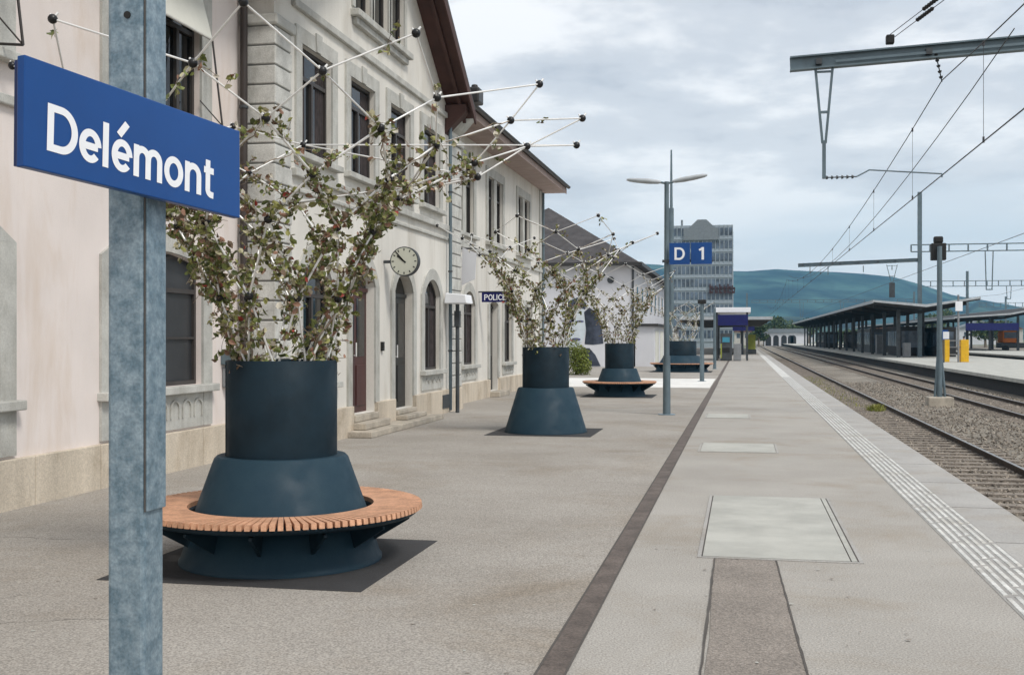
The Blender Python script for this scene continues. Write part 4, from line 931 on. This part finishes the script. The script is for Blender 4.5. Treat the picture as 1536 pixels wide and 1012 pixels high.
# ================================================================ ISLAND PLATFORMS AND CANOPIES
m = MB(); m.box(11.0, 20.6, 20, 330, -.14, 0.02, 0); m.box(11.3, 20.3, 20.2, 329.8, -.8, -.141, 1); struct(m.build('island_platform', ['concrete', 'canopy_dark']))  # recessed wall coloured dark, painting in the shadow under the slab overhang
m = MB(); m.box(25.2, 35.5, 60, 330, -.14, 0.02, 0); m.box(25.5, 35.2, 60.2, 329.8, -.8, -.141, 1); struct(m.build('far_platform', ['concrete', 'canopy_dark']))  # same dark-coloured wall standing in for shade below the slab
def butterfly(xl, xr, y0, y1, zl, zv, zr, label, ncol, furniture=True):
    xm = xl + (xr - xl) * .5
    t = thing('platform_canopy', label, 'canopy', (xm, y0, 0), 'platform canopies')
    m = MB(); m.prism([(xl, zl - .16), (xm, zv - .3), (xr, zr - .16), (xr, zr), (xm, zv), (xl, zl)], 'y', y0, y1); r = m.build('roof', 'canopy_dark', t)
    for (x, z) in ((xl, zl), (xr, zr)): s_ = -1 if x == xl else 1; q = MB(); q.box(min(x, x + s_ * .06), max(x, x + s_ * .06), y0 - .06, y1, z - .20, z + .05); q.build('fascia', 'canopy_fascia', r)
    q = MB(); q.prism([(xl, zl - .1), (xm, zv - .18), (xr, zr - .1), (xr, zr + .06), (xm, zv + .04), (xl, zl + .06)], 'y', y0 - .055, y0 - .002); q.build('end_fascia', 'canopy_fascia', r)
    for i in range(ncol):
        y = y0 + 3.5 + i * (y1 - y0 - 7) / max(1, ncol - 1)
        for x in (xm - 1.7, xm + 1.7):
            MB().box(x - .14, x + .14, y - .14, y + .14, .02, zv - .28).build('column', 'steel_dark', t)
        q = MB(); q.beam((xl + .4, y, zl - .35), (xm, y, zv - .5), .14, .3); q.beam((xm, y, zv - .5), (xr - .4, y, zr - .35), .14, .3); q.build('cross_beam', 'canopy_dark', t)
    return t
yc0 = 97.0
pl_, pv_, pr_ = ptY(1310, 451, yc0), ptY(1398, 457, yc0), ptY(1470, 446, yc0)
butterfly(pl_.x, pr_.x, yc0, 250, pl_.z, pv_.z, pr_.z, 'dark winged canopy over the island platform across the tracks', 16)
def kiosk(x0, x1, y0, y1, z1, label, mname, panes=True):
    t = thing('waiting_shelter', label, 'shelter', ((x0 + x1) / 2, y0, .02), 'shelters on the island platform')
    MB().box(x0, x1, y0, y1, .021, z1).build('body', mname, t, bevel=.03)
    if panes:
        n = max(2, int((y1 - y0) / 1.6))
        for i in range(n): a = y0 + (y1 - y0) * (i + .1) / n; b = y0 + (y1 - y0) * (i + .9) / n; MB().box(x0 - .02, x0 - .002, a, b, .9, z1 - .4).build('pane', 'office_glass', t)
        MB().box(x0 + .2, x1 - .2, y0 - .02, y0 - .002, .8, z1 - .4).build('pane', 'office_glass', t)
kiosk(14.0, 16.2, 108, 116, 2.7, 'dark waiting shelter at the near end under the island canopy', 'canopy_dark'); kiosk(14.0, 16.2, 132, 146, 2.7, 'grey waiting shelter halfway along the island canopy', 'steel_dark')
kiosk(13.6, 14.4, 122, 123, 2.0, 'pale vending cabinet under the island canopy', 'box_grey', False)
kiosk(13.3, 15.2, 190, 215, 2.6, 'long dark shelter at the far end of the island canopy', 'canopy_dark')
kiosk(16.9, 18.2, 104, 128, 2.6, 'dark long bench shelter on the far side of the island platform', 'canopy_dark'); kiosk(16.9, 18.2, 140, 200, 2.6, 'dark long wind screen further along the island platform', 'canopy_dark')
rr = random.Random(9)
def person(loc, hgt, top, legs, label, face=0.0):
    # one continuous skinned body, clothes as colour zones
    k = hgt / 1.75; J = [(0, 0, .95), (0, 0, 1.18), (0, .01, 1.42), (0, .01, 1.52), (0, .02, 1.66),
         (-.10, 0, .90), (-.11, .02, .50), (-.11, -.02, .08), (-.11, .10, .04), (.10, 0, .90), (.11, .05, .50), (.12, .02, .08), (.12, .14, .04),
         (-.20, 0, 1.40), (-.25, -.02, 1.12), (-.24, .08, .88), (.20, 0, 1.40), (.25, -.02, 1.12), (.24, .08, .88)]
    E_ = [(0, 1), (1, 2), (2, 3), (3, 4), (0, 5), (5, 6), (6, 7), (7, 8), (0, 9), (9, 10), (10, 11), (11, 12), (2, 13), (13, 14), (14, 15), (2, 16), (16, 17), (17, 18)]
    rad = [.15, .14, .16, .055, .10, .10, .07, .05, .04, .10, .07, .05, .04, .07, .05, .035, .07, .05, .035]
    me = bpy.data.meshes.new('person'); me.from_pydata([tuple(c * k for c in j) for j in J], E_, []); ob = bpy.data.objects.new('person', me); C.objects.link(ob)
    sk = ob.modifiers.new('skin', 'SKIN'); ob.modifiers.new('sub', 'SUBSURF').render_levels = 1
    for i, r in enumerate(rad): me.skin_vertices[0].data[i].radius = (r * k, r * k * .8)
    me.skin_vertices[0].data[0].use_root = True
    m = bpy.data.materials.new('clothes'); m.use_nodes = True; N = m.node_tree.nodes; K = m.node_tree.links.new
    tcn = N.new('ShaderNodeTexCoord'); sp = N.new('ShaderNodeSeparateXYZ'); K(tcn.outputs['Object'], sp.inputs[0]); rp = N.new('ShaderNodeValToRGB'); mr = N.new('ShaderNodeMath'); mr.operation = 'DIVIDE'; K(sp.outputs['Z'], mr.inputs[0]); mr.inputs[1].default_value = hgt; K(mr.outputs[0], rp.inputs[0])
    e = rp.color_ramp.elements; e.new(.3); e.new(.6); rp.color_ramp.interpolation = 'CONSTANT'
    for i, (p_, c_) in enumerate(((0, (.02, .02, .02)), (.06, legs), (.53, top), (.86, (.42, .26, .19)))): e[i].position = p_; e[i].color = (*c_, 1)
    K(rp.outputs[0], N['Principled BSDF'].inputs['Base Color']); N['Principled BSDF'].inputs['Roughness'].default_value = .85
    me.materials.append(m); ob.location = loc; ob.rotation_euler = (0, 0, face); tag(ob, label, 'person')
    hr = MB().sphere((0, -.005 * k, 1.70 * k), .098 * k, 10, 7, sc=(.95, 1.05, .85)).build('hair', 'black'); hr.parent = ob
    return ob
# yellow barrier with pole on the island platform
p = ptY(1434, 543, 82); yb = thing('yellow_barrier', 'pair of yellow stair barriers with grey pole on the island platform', 'barrier', (p.x, p.y, .02))
for (u0, u1) in ((1417, 1424), (1441, 1453)):
    a, b = ptY(u0, 540, 82), ptY(u1, 540, 82); MB().box(a.x, b.x, 81.9, 82.7, .021, 1.55).build('panel', 'yellow', yb, bevel=.02)
a, b = ptY(1424, 540, 82), ptY(1441, 540, 82)
for z in (.5, 1.0, 1.45): MB().box(a.x + .002, b.x - .002, 82.1, 82.16, z, z + .07).build('rail', 'box_grey', yb)
MB().cyl((p.x + .1, 81.7, .021), (p.x + .1, 81.7, 4.6), .07, n=10).build('pole', 'box_grey', yb); MB().box(p.x - .1, p.x + .35, 81.55, 81.69, 3.5, 4.15).build('white_plate', 'sign_white', yb)
a = ptY(1416, 500, 80); bl = thing('blue_notice', 'small blue notice beside the signal post on the island platform', 'sign', (a.x, 80, .02)); MB().box(a.x - .27, a.x + .27, 79.97, 80.03, 1.55, 2.2).build('panel', 'sign_blue', bl); MB().cyl((a.x, 80.05, .021), (a.x, 80.05, 2.1), .04).build('leg', 'steel_dark', bl)
a = ptY(1446, 540, 86); person((a.x, 86, .021), 1.75, (.32, .05, .05), (.03, .03, .05), 'person in a dark red top behind the right yellow barrier panel', R(150))
a = ptY(1360, 533, 101); pk = MB(); pk.box(a.x - .3, a.x + .3, 100.7, 101.3, .021, 1.25); tag(pk.build('litter_bin', 'box_grey', bevel=.04, origin=(a.x, 101, .02)), 'grey litter bin at the near end of the island canopy', 'bin')
pl_, pv_, pr_ = ptY(1432, 476, 152), ptY(1500, 470, 152), ptY(1600, 455, 152)
butterfly(pl_.x, pr_.x, 152, 280, pl_.z, pv_.z, pr_.z, 'dark canopy of the far platform at the right edge', 9)
a, b = ptY(1450, 490, 151), ptY(1530, 490, 151); fb = MB(); fb.box(a.x, b.x, 151.6, 151.8, 2.6, 3.5); tag(fb.build('dark_blue_board', 'deep_blue', origin=((a.x + b.x) / 2, 151.7, 2.6)), 'long dark blue board under the far right canopy', 'sign')
a = ptY(1516, 520, 160); om = thing('orange_machine', 'orange works vehicle glimpsed under the far right canopy', 'vehicle', (a.x, 160, -.5))
MB().box(a.x - 1.0, a.x + 1.0, 160, 163, 1.0, 2.6).build('cab', 'orange', om, bevel=.15); MB().box(a.x - 1.2, a.x + 3.2, 160.1, 163, .3, .99).build('chassis', 'steel_dark', om, bevel=.08); MB().box(a.x - .8, a.x + .8, 159.97, 159.999, 1.6, 2.4).build('windscreen', 'office_glass', om)
for dx_ in (-.6, 2.4): MB().cyl((a.x + dx_, 159.9, .22), (a.x + dx_, 160.4, .22), .42, n=14).build('wheel', 'black', om)

# --- canopy and machines at the end of platform one
cp = thing('entrance_canopy', 'white-edged flat canopy with dark posts at the far end of the near platform', 'canopy', (-.7, 85, 0), 'platform canopies')
a, b = ptY(1071, 465, 84), ptY(1126, 465, 84); zr = ptY(1100, 461, 84).z
MB().box(a.x, b.x, 84, 92, zr - .36, zr).build('roof', 'sign_white', cp, bevel=.02)
for (x, y) in ((a.x + .2, 84.4), (b.x - .25, 84.4), (a.x + .2, 91.5), (b.x - .25, 91.5)): MB().box(x - .07, x + .07, y - .07, y + .07, .01, zr - .36).build('post', 'steel_dark', cp)
MB().box(a.x + .05, a.x + .12, 84.6, 91.3, .01, zr - .5).build('back_wall', 'canopy_dark', cp)
a2_, b2_ = ptY(1077, 480, 83.9), ptY(1122, 480, 83.9); bb = MB(); bb.box(a2_.x, b2_.x, 83.75, 83.95, ptY(1100, 488, 84).z, ptY(1100, 472, 84).z); tag(bb.build('platform_display', 'deep_blue', origin=(-.7, 83.85, 2.6)), 'dark blue display board hung under the white canopy edge', 'sign')
a = ptY(1090, 540, 84.2); tm = thing('ticket_machine', 'ticket machine with a blue-lit screen under the white canopy', 'ticket machine', (a.x, 84.2, .01))
MB().box(a.x - .45, a.x + .38, 84.0, 84.7, .011, 2.0).build('cabinet', 'steel_dark', tm, bevel=.04); MB().box(a.x - .30, a.x + .22, 83.97, 83.998, 1.35, 1.72).build('screen', 'cyan', tm); MB().box(a.x - .30, a.x + .22, 83.975, 83.998, .6, .95).build('tray', 'black', tm); MB().box(a.x - .44, a.x - .34, 83.976, 83.998, .2, 1.25).build('green_strip', 'lime', tm)
a = ptY(1106, 541, 84.3); gb = MB(); gb.box(a.x - .28, a.x + .28, 84.0, 84.6, .011, 1.25); tag(gb.build('platform_bin', 'box_grey', bevel=.05, origin=(a.x, 84.3, 0)), 'grey square bin right of the ticket machine', 'bin')
lc = thing('long_canopy', 'long dark canopy roof further along the near platform', 'canopy', (0, 110, 0), 'platform canopies')
a, b = ptY(1112, 478, 112), ptY(1158, 476, 112)
m = MB(); m.prism([(-6, 3.2), (b.x, 3.42), (b.x, 3.66), (-6, 3.6)], 'y', 112, 185); m.build('roof', 'canopy_dark', lc); m = MB(); m.box(-6, b.x + .06, 111.93, 111.995, 3.42, 3.72); m.build('fascia', 'canopy_fascia', lc)
for i in range(8): MB().box(-.15, .15, 114.85 + i * 9.5, 115.15 + i * 9.5, .005, 3.3).build('column', 'steel_dark', lc)
MB().box(-.9, 1.2, 112.3, 112.5, 2.35, 2.75).build('hanging_board', 'deep_blue', lc)
a = ptY(1127, 520, 118); lb = thing('lime_poster_stand', 'yellow-green poster stand under the long dark canopy', 'poster stand', (a.x, 118, .005)); MB().box(a.x - .42, a.x + .42, 118, 118.15, .5, 2.0).build('panel', 'lime', lb); MB().box(a.x - .5, a.x + .5, 118.02, 118.13, .006, .499).build('foot', 'steel_dark', lb)

# ================================================================ WHITE HOUSE WITH MURAL
HX0, HX1, HY0, HY1, HE = -17.8, -6.2, 65.0, 96.0, 6.06
hs = thing('white_house', 'white house with dark hipped roof beyond the station', 'house', (-12, 65, 0))
MB().box(HX0, HX1, HY0, HY1, 0, HE).build('wall', 'house_white', hs)
o_ = .6; d = 5.8 + o_; zr = HE + d * .60
m = MB(); x0, x1, y0, y1 = HX0 - o_, HX1 + o_, HY0 - o_, HY1 + o_; A_, B_ = ((x0 + x1) / 2, y0 + d, zr), ((x0 + x1) / 2, y1 - d, zr); z = HE - .15
m.add([(x0, y0, z), (x1, y0, z), (x1, y1, z), (x0, y1, z), A_, B_], [(0, 1, 4), (1, 2, 5, 4), (2, 3, 5), (3, 0, 4, 5), (3, 2, 1, 0)]); rf = m.build('roof', 'roof_tile', hs)
MB().box(x0, x1, y0 - .04, y0 - .005, z - .12, z + .08).build('eave_board', 'gutter', rf); MB().box(x1 + .005, x1 + .05, y0, y1, z - .12, z + .08).build('eave_board', 'gutter', rf)
for (yc, zc) in [(68 + 3.6 * i, zz) for i in range(7) for zz in (4.1,)]:
    wv = MB(); wv.box(HX1 + .003, HX1 + .06, yc - .55, yc + .55, zc - .75, zc + .75); wv = wv.build('window', 'frame_white', hs); MB().box(HX1 + .061, HX1 + .07, yc - .45, yc + .45, zc - .65, zc + .65).build('pane', 'office_glass', wv)
for (xc, zc) in ((-15.4, 3.9), (-12.6, 3.9), (-15.4, 1.7), (-13.8, 1.6)):
    wv = MB(); wv.box(xc - .5, xc + .5, HY0 - .06, HY0 - .003, zc - .7, zc + .7); wv = wv.build('window', 'frame_white', hs); MB().box(xc - .4, xc + .4, HY0 - .07, HY0 - .061, zc - .6, zc + .6).build('pane', 'office_glass', wv)
MB().cyl((HX1 + .08, HY0 - .05, 0), (HX1 + .08, HY0 - .05, HE - .3), .07, n=8).build('downpipe', 'steel_dark', hs)
MB().cyl((-7.4, HY0 - .02, 5.0), (-7.4, HY0 - .06, 5.0), .2, n=12).build('wall_vent', 'steel_dark', hs)
mu = thing('wall_mural', 'painted mural of a pale face with dark hair on the white house', 'mural', (-9, HY0 - .02, 0))
def wpoly(pix, yy): return [(ptY(u, v, yy).x, yy, max(.05, ptY(u, v, yy).z)) for (u, v) in pix]
def ell(u, v, ru, rv, n=28, a0=0, a1=360): return [(u + ru * math.cos(R(a0 + (a1 - a0) * i / n)), v + rv * math.sin(R(a0 + (a1 - a0) * i / n))) for i in range(n)]
for nm, mt, pix, yy in (('face', 'mural_face', ell(862, 484, 17, 38), HY0 - .012), ('hair', 'mural_hair', [(876, 468), (884, 461), (897, 470), (903, 492), (905, 515), (890, 517), (877, 516), (879, 495)], HY0 - .016),
                        ('hair', 'mural_hair', [(846, 470), (852, 452), (866, 446), (880, 455), (878, 464), (862, 460), (852, 468)], HY0 - .02), ('lips', 'mural_lip', ell(864, 509, 7, 2.4), HY0 - .016), ('brow', 'mural_lip', ell(870, 482, 6, 1.6), HY0 - .016), ('brow', 'mural_lip', ell(855, 482, 4, 1.6), HY0 - .016), ('shoulder', 'mural_hair', [(873, 522), (884, 522), (893, 532), (901, 551), (880, 553), (874, 545)], HY0 - .02)):
    pp = wpoly(pix, yy); q = MB(); q.add(pp, [tuple(range(len(pp)))]); q.build(nm, mt, mu)
ax_ = thing('low_annex', 'low white annex wall with flat roof beside the white house', 'annex', (-5, 66, 0))
MB().box(HX1 + .12, HX1 + 1.2, 66, 92, 0, 2.35).build('wall', 'house_white', ax_); MB().box(HX1 + .10, HX1 + 1.45, 65.8, 92.2, 2.351, 2.5).build('roof', 'gutter', ax_)
for i in range(6): MB().box(HX1 + 1.201, HX1 + 1.23, 67 + i * 4, 69.6 + i * 4, .2, 2.1).build('door_panel', 'blind', ax_)
# ================================================================ VEGETATION
def leafball(b, c, rad, n, size, r_, sc=(1, 1, 1)):
    for _ in range(n):
        v = Vector((r_.gauss(0, 1), r_.gauss(0, 1), r_.gauss(0, 1))).normalized() * rad * (r_.random() ** .45); v = Vector((v.x * sc[0], v.y * sc[1], v.z * sc[2]))
        q = Quaternion((r_.gauss(0, 1), r_.gauss(0, 1), r_.gauss(0, 1), r_.gauss(0, 1))).normalized(); s_ = size * r_.uniform(.6, 1.3); p = Vector(c) + v
        b.add([p + (q @ Vector(w)) * s_ for w in ((-1, 0, 0), (0, .55, 0), (1, 0, 0), (0, -.55, 0))], [(0, 1, 2, 3)])
rv = random.Random(17)
def bush(loc, hgt, rad, label, n=1500):
    t = thing('bush', label, 'bush', loc); b = MB()
    for k in range(6): leafball(b, Vector(loc) + Vector((rv.uniform(-.4, .4) * rad, rv.uniform(-.4, .4) * rad, hgt * (.12 + .14 * k))), rad * rv.uniform(.5, .75), n // 6, .05, rv)
    b.build('foliage', 'bush_leaf', t); s_ = MB()
    for k in range(5): s_.cyl(Vector(loc), Vector(loc) + Vector((rv.uniform(-.3, .3), rv.uniform(-.3, .3), hgt * .7)), .02, .008, 5)
    s_.build('stem', 'stem', t)
p = ptY(867, 562, 51); bush((p.x, p.y, .01), 1.35, .75, 'bright green upright bush between the second and third planters', 4200)
def tree(loc, hgt, rad, label, mname='tree_leaf', n=1400, ls=.30):
    t = thing('tree', label, 'tree', loc, 'trees beyond the station yard'); c = Vector(loc)
    tr = MB(); tr.cyl(c, c + Vector((0, 0, hgt * .55)), rad * .09, rad * .05, 8)
    b = MB()
    for k in range(9):
        e = c + Vector((rv.uniform(-.6, .6) * rad, rv.uniform(-.6, .6) * rad, hgt * rv.uniform(.45, .85))); tr.cyl(c + Vector((0, 0, hgt * .35)), e, rad * .03, rad * .012, 5); leafball(b, e, rad * rv.uniform(.35, .55), n // 9, ls, rv, (1, 1, .8))
    tr.build('trunk', 'stem', t); b.build('crown', mname, t)
tps = [(1160, 480, 340, 9, 4.5), (1172, 482, 380, 8, 5), (1186, 482, 360, 7, 4.5), (1146, 486, 330, 6, 3.5), (1200, 484, 400, 8, 5), (1214, 486, 420, 9, 5), (1138, 490, 300, 6, 3), (1396, 490, 330, 9, 4.5), (1405, 486, 360, 11, 5.5), (1496, 505, 300, 7, 4.5), (1478, 506, 290, 6, 4), (1508, 505, 310, 7, 4), (1284, 520, 330, 5, 4), (1270, 521, 340, 5, 4)]
tl_ = ['tallest tree behind the arcaded building, just left of centre', 'rounded tree behind the middle of the arcaded building', 'low tree above the right end of the arcaded building', 'small tree left of the arcaded building by the canopy', 'tree left of the island canopy tip', 'tree hidden partly by the far tip of the island canopy', 'shrub-like tree beside the end of the long canopy', 'dark tree seen through the island canopy end near the signal', 'taller tree seen just right of the signal post', 'green tree under the far right canopy, middle of three', 'green tree under the far right canopy, left of three', 'green tree under the far right canopy, right of three', 'low tree seen between the right columns of the island canopy', 'low tree seen between the left columns of the island canopy']
for (u, v, Y, h_, r_), lab in zip(tps, tl_): p = ptY(u, v, Y); tree((p.x, Y, -.85), h_, r_, lab, n=900, ls=.42)
# ================================================================ DISTANT BUILDINGS
OY = 265.0
a, b = ptY(1003, 400, OY), ptY(1099, 400, OY); top = ptY(1050, 338, OY).z
of = thing('office_block', 'tall grey glass office block behind the sector sign', 'office block', ((a.x + b.x) / 2, OY, -.85))
MB().box(a.x, b.x, OY, OY + 22, -.85, top).build('core', 'office_frame', of)
NF = 9; fh = (top - 1.0) / NF; NCOL = 15; cwid = (b.x - a.x) / NCOL
pm = MB().box(0, cwid * .74, -.06, -.004, 0, fh * .60).mesh('pane', ['office_glass'])
for f in range(NF):
    fl = MB(); fl.box(a.x - .05, b.x + .05, OY - .16, OY - .002, 1.0 + f * fh - .28, 1.0 + f * fh); fl = fl.build('floor_band', 'office_frame', of)
    for k in range(NCOL): inst('pane', pm, of, (a.x + k * cwid + cwid * .13 - ORG[of.name].x, 0, 1.0 + f * fh + .55 + .85))
for k in range(NCOL + 1): MB().box(a.x + k * cwid - .07, a.x + k * cwid + .07, OY - .13, OY - .003, 1, top).build('mullion', 'office_frame', of)
tp = ptY(1053, 338, OY); MB().box(tp.x - 4.2, tp.x + 3.8, OY - .5, OY + 6, top - 3.4, top - .6).build('attic_panel', 'office_roof', of); MB().prism([(tp.x - 3, top - .6), (tp.x + 3, top - .6), (tp.x + 1.0, top + 1.3), (tp.x - 1.0, top + 1.3)], 'y', OY - .4, OY + 5).build('roof_plant', 'office_roof', of)
MB().cyl((a.x + 3.0, OY + 1, top), (a.x + 3.0, OY + 1, top + 1.4), .25, n=6).build('chimney', 'office_roof', of)
# dark letter shapes on the facade (unreadable in the photograph)
for i, (u, hw, hh) in enumerate(((1067, 3.0, 7), (1074.5, 2.2, 5), (1081, 2.4, 7), (1087.5, 2.0, 6), (1093.5, 2.6, 7), (1100, 2.4, 5))):
    c0, c1 = ptY(u - hw, 433 + 7, OY), ptY(u + hw, 433 - hh, OY)
    lt = MB(); wdt = c1.x - c0.x; lt.box(c0.x, c0.x + wdt * .42, OY - .55, OY - .25, c0.z, c1.z); lt.box(c0.x + wdt * .425, c1.x, OY - .54, OY - .26, c0.z, c0.z + (c1.z - c0.z) * (.30 if i % 2 else .2)); lt.box(c0.x + wdt * .425, c1.x, OY - .54, OY - .26, c0.z + (c1.z - c0.z) * .55, c0.z + (c1.z - c0.z) * .78); lt.box(c1.x - wdt * .30, c1.x, OY - .53, OY - .27, c0.z + (c1.z - c0.z) * .32, c0.z + (c1.z - c0.z) * .5); lt.build('facade_letter', 'maroon', of)
c0, c1 = ptY(1064, 433, OY), ptY(1103, 433, OY); MB().box(c0.x, c1.x, OY - .24, OY - .17, c0.z - .2, c0.z + .2).build('letter_rail', 'steel_dark', of)
# arcaded white building at the end of the tracks
a, b = ptY(1147, 520, 320), ptY(1212, 520, 320); ar = thing('arcaded_building', 'low white building with dark arched openings at the end of the rails', 'building', ((a.x + b.x) / 2, 320, -.85))
MB().box(a.x, b.x, 320, 330, -.85, 2.9).build('wall', 'house_white', ar); m = MB(); m.prism([(a.x - .4, 2.9), (b.x + .4, 2.9), (b.x - .5, 4.1), (a.x + .5, 4.1)], 'y', 319.6, 330.5); m.build('roof', 'office_roof', ar)
for u in (1152.5, 1164, 1176, 1186, 1190):
    p = ptY(u, 515, 320); q = arc_pts(p.x - .75, p.x + .75, 2.3, .7); g = MB(); g.add([(p.x - .75, 319.97, -.6), (p.x + .75, 319.97, -.6)] + [(k[0], 319.97, k[1]) for k in reversed(q)], [tuple(range(2 + len(q)))]); g.build('arch_opening', 'canopy_dark', ar)
hl = [(1142, 498, 420, 7, 4.5, 'cream', 'small cream house between the canopy end and the arcaded building'), (1166, 496, 520, 10, 6, 'white', 'pale house above the left part of the arcaded building'), (1188, 497, 480, 9, 5, 'cream', 'cream house above the right part of the arcaded building'), (1208, 497, 560, 9, 6, 'white', 'white house just left of the island canopy tip'), (1176, 490, 700, 12, 8, 'cream', 'farthest cream house at the foot of the hill'), (1120, 498, 380, 8, 5, 'cream', 'cream house glimpsed under the long canopy'), (1470, 500, 420, 14, 7, 'white', 'white house seen below the far right canopy, left one'), (1500, 500, 450, 16, 7, 'cream', 'cream house seen below the far right canopy, right one'), (1375, 498, 400, 12, 6, 'white', 'white house seen through the near end of the island canopy'), (1330, 500, 430, 14, 6, 'cream', 'cream house seen between the island canopy columns')]
for (u, v, Y, w_, h_, c_, lab) in hl:
    p = ptY(u, v, Y); t = thing('distant_house', lab, 'house', (p.x, Y, -.85), 'houses at the foot of the hill')
    MB().box(p.x - w_ / 2, p.x + w_ / 2, Y, Y + 9, -.85, h_ * .72).build('wall', 'house_white' if c_ == 'white' else 'house_cream', t)
    m = MB(); m.prism([(p.x - w_ / 2 - .5, h_ * .7), (p.x + w_ / 2 + .5, h_ * .7), (p.x, h_ * 1.12)], 'y', Y - .5, Y + 9.5); m.build('roof', 'roof_red' if c_ == 'cream' else 'office_roof', t)
    for k in range(3): x = p.x - w_ / 2 + w_ * (k + .5) / 3; MB().box(x - .55, x + .55, Y - .05, Y - .003, h_ * .3, h_ * .3 + 1.5).build('window', 'office_glass', t)
# ================================================================ HILLS AND HAZE
from mathutils import noise
def hill(name, D, prof, depth, seed, zbase=-1, foot=0):
    m = MB(); nu, nd = 150, 14; us = [prof[0][0] + (prof[-1][0] - prof[0][0]) * i / nu for i in range(nu + 1)]
    def pv(u):
        for (a, b) in zip(prof[:-1], prof[1:]):
            if a[0] <= u <= b[0]: f = (u - a[0]) / (b[0] - a[0]); f = f * f * (3 - 2 * f); return a[1] + (b[1] - a[1]) * f
        return prof[-1][1]
    vs = []
    for j in range(nd + 1):
        f = j / nd
        for i, u in enumerate(us):
            c = pt(u, pv(u), D); z = c.z; dirv = Vector((c.x, c.y, 0)).normalized(); base = Vector((c.x, c.y, 0)) - dirv * depth * (1 - f) if f <= 1 else None
            hgt = zbase + (z - zbase) * math.sin(f * math.pi / 2) ** 1.1
            n_ = noise.noise(Vector((base.x * .004, base.y * .004, seed))) * 14 * f * (1 - f) * 3 + noise.noise(Vector((base.x * .02, base.y * .02, seed))) * 2.2
            vs.append((base.x, base.y, hgt + n_))
    W_ = nu + 1
    for i, u in enumerate(us):          # far side
        c = pt(u, pv(u), D); d_ = Vector((c.x, c.y, 0)).normalized(); q = Vector((c.x, c.y, 0)) + d_ * depth; vs.append((q.x, q.y, zbase))
    fs = [(j * W_ + i, j * W_ + i + 1, (j + 1) * W_ + i + 1, (j + 1) * W_ + i) for j in range(nd + 1) for i in range(nu)]
    m.add(vs, fs, 0, True); return struct(m.build(name, 'hill'))
hill('hills', 2600, [(-2400, 400), (-1200, 380), (-200, 395), (700, 390), (960, 398), (1040, 408), (1110, 412), (1145, 411), (1172, 407), (1200, 411), (1320, 414), (1375, 428), (1430, 445), (1470, 452), (1500, 458), (1570, 470), (1900, 440), (2400, 410), (3200, 420), (4200, 400)], 900, 3.3)
hill('near_ridge', 1700, [(1380, 506), (1430, 480), (1470, 452), (1500, 462), (1540, 470), (1620, 466), (2000, 450), (2600, 470)], 500, 8.1)
hill('foothill', 1100, [(600, 500), (900, 488), (1050, 484), (1130, 481), (1180, 478), (1260, 484), (1340, 490), (1400, 500)], 420, 5.7)
hzb = MB(); hzb.box(-2900, 4200, -60, 3900, -3, 330); hzo = hzb.build('haze', [])
struct(hzo, 'stuff')
hm_ = bpy.data.materials.new('haze'); hm_.use_nodes = True; N = hm_.node_tree.nodes; N.clear()
vo = N.new('ShaderNodeVolumePrincipled'); vo.inputs['Color'].default_value = (.22, .62, .95, 1); vo.inputs['Density'].default_value = .00018; vo.inputs['Anisotropy'].default_value = 0.0
oo = N.new('ShaderNodeOutputMaterial'); hm_.node_tree.links.new(vo.outputs[0], oo.inputs['Volume']); hzo.data.materials.append(hm_)
